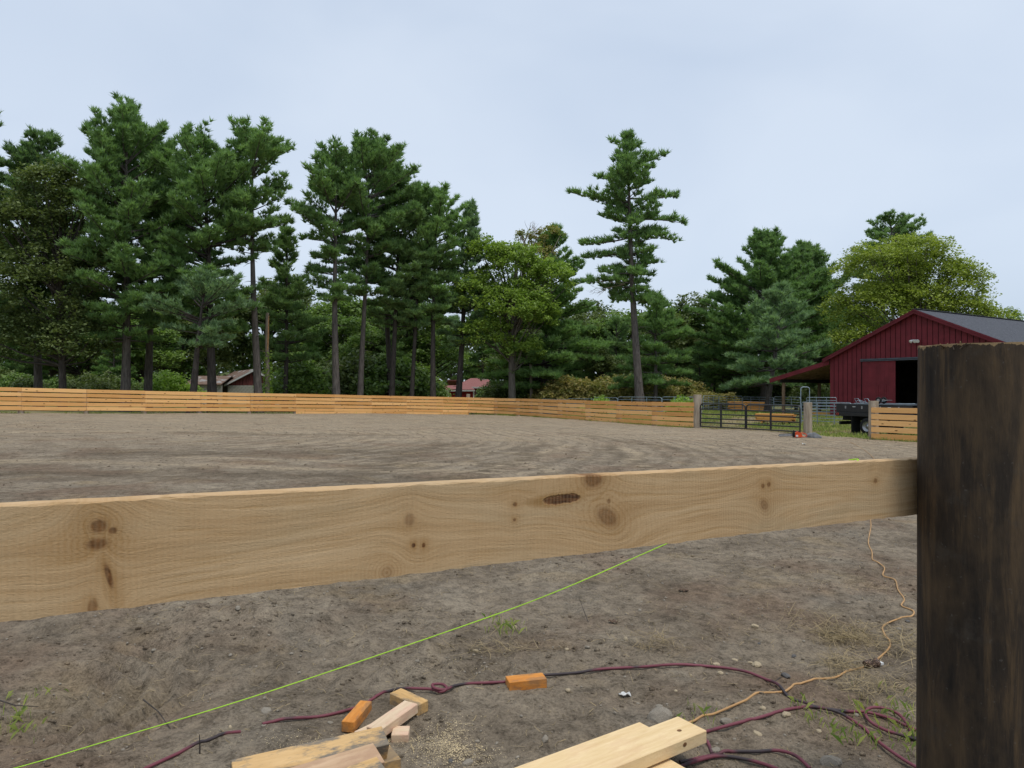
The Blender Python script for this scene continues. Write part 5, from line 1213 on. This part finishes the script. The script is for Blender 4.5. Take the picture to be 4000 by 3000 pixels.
for px, py, w_, k_ in [(2010, 2455, 28, 'stone_tan'), (2445, 2505, 28, 'stone_tan'), (2295, 2530, 24, 'stone'), (2160, 2530, 16, 'stone'), (2215, 2540, 28, 'stone_tan'), (2870, 2580, 26, 'stone_tan'), (2930, 2590, 22, 'stone_tan'), (2815, 2635, 28, 'stone_tan'), (2700, 2640, 14, 'stone_tan'),
     (3080, 2955, 30, 'stone_tan'), (2980, 2770, 34, 'stone_tan'), (3345, 2795, 28, 'stone'), (2965, 2515, 18, 'stone_dark'), (2870, 2890, 22, 'stone'), (900, 2560, 20, 'stone'), (1170, 2630, 22, 'stone'), (1290, 2825, 24, 'stone'), (900, 2840, 18, 'stone_tan'), (1275, 2746, 10, 'stone_dark'), (1630, 2585, 22, 'stone'), (1860, 2545, 28, 'stone_tan'),
     (1940, 2905, 20, 'stone'), (3510, 2460, 24, 'stone'), (3545, 2430, 22, 'stone_dark'), (3350, 2430, 14, 'stone'), (2500, 2385, 20, 'stone'), (1020, 2880, 16, 'stone'), (600, 2545, 18, 'stone'), (480, 2930, 20, 'stone'), (1140, 2555, 20, 'stone'), (830, 2620, 14, 'stone'), (2960, 2870, 40, 'stone_tan'), (3200, 2860, 34, 'stone_tan'), (1800, 2740, 16, 'stone'), (2640, 2700, 18, 'stone_tan')]:
    lb = {'stone': 'small grey stone lying loose on the bare dirt', 'stone_tan': 'small tan stone lying loose on the bare dirt', 'stone_dark': 'small dark stone lying loose on the bare dirt'}[k_]
    stone(px, py, w_, k_, lb, lb.replace('stone', 'stones', 1))

# ------------------------------------------------------------------ offcuts and lumber in the foreground
def offcutmat(name, c1, c2, stain, amt, endc=None):
    m, t, b = newmat(name, .85, .2)
    g = noise(t, coords(t, scale=(1.2, 9, 9)), 5, 5, .6, .4); c = ramp(t, g, [c1, c2], [.3, .7])
    s_ = noise(t, coords(t, scale=(1, 3, 2)), 5.5, 5, .7)
    c = mixc(t, ramp(t, s_, [(0, 0, 0), (amt, amt, amt)], [.48, .60]), c, stain)
    t.links.new(c, b.inputs['Base Color']); bump(t, b, math_(t, 'ADD', g, noise(t, coords(t), 90, 3)), .5, .003); return m
M_['cut_orange'] = offcutmat('weathered_orange_offcut', (.50, .185, .035), (.66, .29, .07), (.17, .12, .08), .55)
M_['cut_yellow'] = offcutmat('yellow_offcut', (.46, .28, .11), (.62, .40, .17), (.15, .135, .11), .7)
M_['cut_pale'] = offcutmat('pale_offcut', (.56, .41, .27), (.70, .55, .38), (.55, .26, .2), .35)
M_['stained'] = offcutmat('grey_stained_lumber', (.50, .315, .135), (.64, .43, .21), (.13, .13, .12), .85)
M_['pinkish'] = offcutmat('pinkish_lumber', (.44, .29, .175), (.56, .39, .25), (.36, .22, .14), .5)
M_['fresh'] = offcutmat('fresh_pale_lumber', (.66, .475, .245), (.78, .60, .35), (.62, .40, .24), .30)
def plank(name, a, b, wd, th, mat, label, cat, group=None, roll=0.0, knots=()):
    """a, b: centre line of the UNDERSIDE"""
    a, b = Vector(a), Vector(b); x = (b-a); L = x.length; x.normalize(); y = Vector((0, 0, 1)).cross(x).normalized(); z = x.cross(y)
    M = Matrix((x, y, z)).transposed() @ Matrix.Rotation(roll, 3, 'X')
    mb = MB().box((0, 0, 0), (L, wd, th), bev=.0025); o = mb.build(name, M_[mat]); o.matrix_world = Matrix.Translation((a+b)/2+z*th/2) @ M.to_4x4()
    for kx, ky, kz, kr, ax in knots:
        n_ = 10; c = Vector((kx*L/2, ky*wd/2, kz*th/2)); e1, e2 = (Vector((1, 0, 0)), Vector((0, 1, 0))) if ax == 'z' else (Vector((1, 0, 0)), Vector((0, 0, 1)))
        nr = Vector((0, 0, 1)) if ax == 'z' else Vector((0, math.copysign(1, ky), 0))
        MB().poly([c+nr*.0012+e1*kr*(1.0)*math.cos(6.283*i/n_)+e2*kr*.8*math.sin(6.283*i/n_) for i in range(n_)]).build('knot', M_['knotmat'], o)
    return tag(o, label, cat, group)
M_['knotmat'] = simple('wood_knot', (.17, .085, .035), .8, .4, 60, .2)
def GH(px, py, h):
    p = G(px, py, h); return p
# fresh pale boards (lower right)
f1 = GH(2641, 2800, .165); f2 = GH(2768, 2850, .165); dr_ = Vector((-.82, -.565, 0)).normalized()
tip = (f1+f2)/2; lowz = Vector((0, 0, .052))
plank('lumber_board', tip+dr_*1.9-lowz, tip-lowz, .158, .052, 'fresh', 'fresh pale board with two knots lying topmost on the lumber pile', 'board', knots=((.86, -1, .2, .011, 'y'), (.42, -1, .1, .010, 'y'), (.90, -.2, 1, .011, 'z')))
t2 = GH(2492, 2838, .11); plank('lumber_board', t2+dr_*1.9+Vector((.06, -.02, -.052)), t2+Vector((.06, -.02, -.052)), .158, .052, 'fresh', 'fresh pale board set back beneath the topmost lumber board', 'board')
t3 = GH(2690, 2965, .10); t3 = t3+dr_*.06; plank('lumber_board', t3+dr_*1.7-lowz, t3-lowz, .15, .052, 'fresh', 'fresh pale board lying lowest in front of the lumber pile', 'board')
for f_ in (.35, 1.2):
    c = tip+dr_*f_; sd2 = Vector((-dr_.y, dr_.x, 0)); zz = float(gz(c.x, c.y)); plank('bearer_block', Vector((c.x, c.y, zz))-sd2*.22, Vector((c.x, c.y, zz))+sd2*.22, .07, .057, 'cut_yellow', 'short wooden bearer under the fresh lumber boards', 'wood block', 'bearers under the fresh lumber')
# grey-stained timbers (lower middle)
def lie(name, p0, p1, h, wd, th, mat, label, roll=0.0, back=0.0):
    a = GH(*p0, h); b = GH(*p1, h); a.z -= th; b.z -= th; d = (a-b).normalized(); return plank(name, a+d*back, b, wd, th, mat, label, 'timber', roll=roll)
lie('timber', (905, 2998), (1500, 2862), .145, .10, .085, 'stained', 'grey-stained yellow timber with dark edge lying at the back of the small pile', .35, 0.0)
lie('timber', (1090, 3050), (1475, 2932), .12, .11, .07, 'pinkish', 'pinkish rough timber lying in the middle of the small pile', .3, .25)
lie('timber', (1230, 3080), (1492, 2985), .10, .11, .07, 'stained', 'grey-stained orange timber at the front of the small pile', .3, .3)
lie('timber', (1180, 3010), (1535, 2925), .055, .18, .06, 'cut_yellow', 'flat yellow timber under the small pile', 0, .2)
def block(px, py, L, wd, th, rz, mat, label, h=0.0, tilt=0.0):
    c = G(px, py); c.z = groundh(c.x, c.y)+h+th/2-.004
    o = MB().box((0, 0, 0), (L, wd, th), bev=.003).build('wood_offcut', M_[mat]); o.location = c; o.rotation_euler = (tilt*.3, tilt, rz); return tag(o, label, 'wood offcut')
block(1395, 2815, .22, .06, .05, R(80), 'cut_orange', 'bright orange offcut block standing near the maroon hose')
block(1597, 2762, .19, .075, .055, R(-38), 'cut_yellow', 'stained yellow offcut block just below the maroon hose', tilt=.05)
block(1535, 2852, .26, .080, .045, R(58), 'cut_pale', 'pale pinkish offcut block propped on the other pale offcut', h=.03, tilt=-.08)
block(1480, 2862, .22, .080, .040, R(52), 'cut_pale', 'pale offcut block half hidden behind the timbers')
block(1565, 2882, .075, .085, .038, R(3), 'cut_pale', 'small pale end-grain offcut beside the timber ends')
block(2055, 2680, .20, .085, .05, R(14), 'cut_orange', 'dusty orange offcut block lying across the maroon hose')

# ------------------------------------------------------------------ hose, cord, string line
def smooth_path(pts, n=6):
    out = []
    for i in range(len(pts)-1):
        p0 = pts[max(i-1, 0)]; p1 = pts[i]; p2 = pts[i+1]; p3 = pts[min(i+2, len(pts)-1)]
        for k_ in range(n):
            t = k_/n; out.append(.5*((2*p1)+(p2-p0)*t+(2*p0-5*p1+4*p2-p3)*t*t+(3*p1-p0-3*p2+p3)*t**3))
    out.append(pts[-1]); return out
_o = [(dx, dy) for dx in (-.16, -.08, 0, .08, .16) for dy in (-.16, -.08, 0, .08, .16)]
def gsoft(x, y):
    a_ = np.array([x+d[0] for d in _o]); b_ = np.array([y+d[1] for d in _o]); return float(np.mean(gh(a_, b_)))
def Gs(px, py):
    q = G(px, py, .0001); t = q.y; u = (px-2000)/FP
    if t < 12:
        for _ in range(4): t = t+.8*((EYE-gsoft(u*t, t))*FP/(py-HZ)-t)
    return Vector((u*t, t, gsoft(u*t, t)))
def laid(mb, px, r_, lift=0.0):
    pts = []
    for p in px:
        q = Gs(p[0], p[1]); q.z += r_+.002+(p[2] if len(p) > 2 else 0)+lift; pts.append(q)
    pts = smooth_path(pts)
    for q in pts: q.z = max(q.z, groundh(q.x, q.y)+r_*.45)
    mb.tube(pts, r_, 8)
mh, th_, bh = newmat('maroon_hose', .6, .35)
f_ = noise(th_, coords(th_), 3.2, 3, .6); th_.links.new(ramp(th_, f_, [(.040, .030, .032), (.150, .038, .052), (.190, .055, .072)], [.40, .47, .70]), bh.inputs['Base Color'])
M_['hose'] = mh
mb = MB(); HR = .0075
laid(mb, [(560, 3015), (700, 2950), (800, 2905), (880, 2875), (938, 2856, -.012)], HR)
laid(mb, [(1025, 2832, -.012), (1090, 2820), (1150, 2813), (1260, 2805), (1390, 2772), (1440, 2750), (1500, 2715), (1560, 2697), (1640, 2697), (1690, 2700), (1722, 2710), (1745, 2703, .008), (1728, 2688, .010), (1690, 2692, .014), (1700, 2707, .014), (1740, 2706, .006), (1775, 2686), (1830, 2677), (1900, 2674), (1990, 2669), (2060, 2655), (2120, 2645), (2250, 2635), (2350, 2620), (2500, 2612), (2640, 2602), (2750, 2608), (2850, 2618), (2920, 2632), (2990, 2660), (3040, 2690, .012), (3080, 2730), (3120, 2747), (3190, 2770), (3300, 2785), (3390, 2790), (3480, 2815), (3545, 2845), (3610, 2880)], HR)
laid(mb, [(2690, 2888), (2770, 2865), (2880, 2835), (2960, 2815), (3060, 2785), (3130, 2773), (3190, 2772), (3270, 2790), (3340, 2830), (3400, 2880), (3460, 2930), (3540, 2985), (3620, 3030)], HR, .003)
laid(mb, [(3620, 2915), (3540, 2890), (3460, 2865), (3405, 2835), (3380, 2800), (3400, 2782, .006), (3450, 2783, .006), (3510, 2805, .004), (3550, 2850), (3568, 2890), (3620, 2930)], HR, .006)
laid(mb, [(2655, 2990), (2710, 2975), (2770, 2962), (2860, 2945), (2960, 2944), (3040, 2940), (3110, 2962), (3165, 3012)], HR)
laid(mb, [(2650, 3010), (2710, 2988), (2800, 2966), (2900, 2976), (3010, 3006), (3100, 3050)], HR, .004)
laid(mb, [(2755, 2900), (2768, 2925), (2782, 2955)], HR)
o = mb.build('air_hose', M_['hose']); tag(o, 'maroon air hose winding across the dirt in loops past the wood offcuts', 'hose')
mb = MB(); laid(mb, [(2640, 2850), (2700, 2826), (2800, 2790), (2900, 2747), (2980, 2716), (3060, 2708), (3100, 2686), (3180, 2660), (3260, 2652), (3310, 2627), (3370, 2611), (3420, 2585), (3470, 2540), (3476, 2510), (3455, 2482), (3450, 2450), (3500, 2425), (3560, 2411), (3567, 2390), (3522, 2370), (3532, 2345), (3508, 2308), (3495, 2268), (3450, 2252), (3455, 2222), (3430, 2200), (3408, 2188), (3406, 2160), (3392, 2120), (3402, 2060), (3403, 2020), (3430, 1950), (3400, 1900), (3440, 1840), (3400, 1775), (3350, 1742), (3320, 1725)], .0058)
M_['cord'] = simple('orange_cord', (.43, .25, .105), .6, .2); o = mb.build('extension_cord', M_['cord']); tag(o, 'thin orange extension cord snaking over the dirt towards the truck', 'cord')
# mason line: from the board top down behind it to the ground at the left
sp = [BA+bx_*((P(3330, 1782, 2.45)-BA).dot(bx_))+by_*.050+bz_*.002, BA+bx_*((P(3330, 1782, 2.45)-BA).dot(bx_)-.03)+by_*.056-bz_*.03, P(2620, 2117, 2.78), P(2200, 2300, 2.80), P(1808, 2446, 2.80), P(1000, 2718, 2.77), P(400, 2900, 2.74), P(60, 3000, 2.72), P(-420, 3120, 2.66)]
sp = smooth_path(sp, 8)
mb = MB().tube(sp, .0022, 6)
u0 = BA+bx_*((P(3330, 1782, 2.45)-BA).dot(bx_))
mb.tube([u0+by_*.03+bz_*.002, u0+by_*.049+bz_*.002, u0+by_*.052-bz_*.02], .0012, 5)
M_['string'] = simple('lime_mason_line', (.40, .72, .045), .6, .1); o = mb.build('string_line', M_['string']); tag(o, 'taut lime green string line running down from the rough board to the ground', 'string')
# crushed can by the cord, paper scrap, dark curl of bark and a dead leaf
c = G(3405, 2606); can = thing('crushed_can', 'crushed bronze drink can lying beside the orange cord', 'can', (c.x, c.y, groundh(c.x, c.y)), R(20))
M_['bronze'] = simple('crumpled_bronze_foil', (.16, .105, .075), .25, .6, 30, .9, metal=.8)
Vv = []; F = []
for i in range(11):
    for k_ in range(12):
        a = 6.283*k_/12; rr = .026*(1+.5*float(fbm(np.array([i*.7]), np.array([a*1.3]), 3, 6)[0]))*(.75 if i in (0, 10) else 1); Vv.append(((i-5)*.0095, rr*math.cos(a), .022+rr*.85*math.sin(a)))
for i in range(10):
    for k_ in range(12): F.append((i*12+k_, i*12+(k_+1) % 12, (i+1)*12+(k_+1) % 12, (i+1)*12+k_))
mb = MB(); mb.add(Vv, F); mb.add(Vv[:12], [list(range(12))[::-1]]); mb.add(Vv[-12:], [list(range(12))]); mb.build('can_body', M_['bronze'], can)
MB().box((.062, 0, .015), (.03, .03, .012)).build('torn_end', M_['whitetrim'], can)
def scrap(px, py, s, mat, name, label, cat, seed):
    p = G(px, py); rd_ = random.Random(seed); Vv = []; F = []; n_ = 6
    for i in range(n_+1):
        for j in range(4): Vv.append(((i/n_-.5)*s*2, (j/3-.5)*s+rd_.gauss(0, s*.06), .012+s*.5*abs(math.sin(i*.9+j*.5+seed))+rd_.gauss(0, s*.05)))
    for i in range(n_):
        for j in range(3): F.append((i*4+j, i*4+j+1, (i+1)*4+j+1, (i+1)*4+j))
    mb = MB(); mb.add(Vv, F); o = mb.build(name, M_[mat]); md = o.modifiers.new('thick', 'SOLIDIFY'); md.thickness = .003
    o.location = (p.x, p.y, groundh(p.x, p.y)-.008); o.rotation_euler = (0, 0, rd_.uniform(0, 3)); return tag(o, label, cat)
M_['bleaf'] = simple('brown_dead_leaf', (.11, .07, .045), .8, .4, 20)
scrap(2440, 2722, .030, 'whitetrim', 'paper_scrap', 'crumpled dirty white scrap half sunk in the dirt', 'paper scrap', 1)
scrap(2395, 2435, .030, 'bleaf', 'dead_leaf', 'curled brown dead leaf on the open dirt', 'leaf', 2)
scrap(2670, 2312, .035, 'bleaf', 'bark_piece', 'dark flat piece of bark on the dirt under the board', 'bark', 3)
scrap(3140, 1738, .10, 'whitetrim', 'litter_scrap', 'pale bit of litter on the dirt in front of the truck', 'litter', 4)
def sprig(pts, r_, label, mat='bark_dark'):
    q = [G(a, b_)+Vector((0, 0, h_)) for a, b_, h_ in pts]; o = MB().tube(q, [r_*(1-.6*i/(len(q)-1)) for i in range(len(q))], 5).build('twig', M_[mat]); return tag(o, label, 'twig')
sprig([(560, 2780, .01), (620, 2830, .02), (665, 2850, .005)], .004, 'dark bent twig lying just above the lime string line')
sprig([(2310, 2450, .0), (2280, 2405, .05), (2262, 2390, .10)], .003, 'thin upright twig standing out of the open dirt')
sprig([(780, 2945, .0), (781, 2945, .05), (779, 2945, .10)], .004, 'short dark stick poking up by the maroon hose')
sprig([(0, 2760, .01), (60, 2800, .03), (150, 2812, .02)], .004, 'dry weed stem lying in the tyre rut')
sprig([(3020, 2665, .01), (3045, 2652, .02), (3062, 2645, .01)], .004, 'short twig beside the round dark stone')
# few green sprouts on the dirt
sq = []
for px, py, m_, s_ in ((60, 2830, 60, .08), (130, 2720, 20, .05), (1960, 2450, 40, .05), (1965, 2470, 30, .05), (3480, 2830, 60, .12), (3540, 2790, 40, .1), (3330, 2880, 60, .06), (3560, 2900, 70, .08), (2720, 2790, 20, .05), (3150, 2800, 30, .05), (1100, 2990, 20, .03)):
    c = G(px, py); sq.append(np.stack([r.normal(c.x, s_, m_), r.normal(c.y, s_, m_)], 1))
sq = np.concatenate(sq); blades('grass_sprouts', np.c_[sq, gh(sq[:, 0], sq[:, 1])-.004], M_['grass'], r, .06, .0011, 'thin green grass sprouts coming up through the dirt', bend=.9)
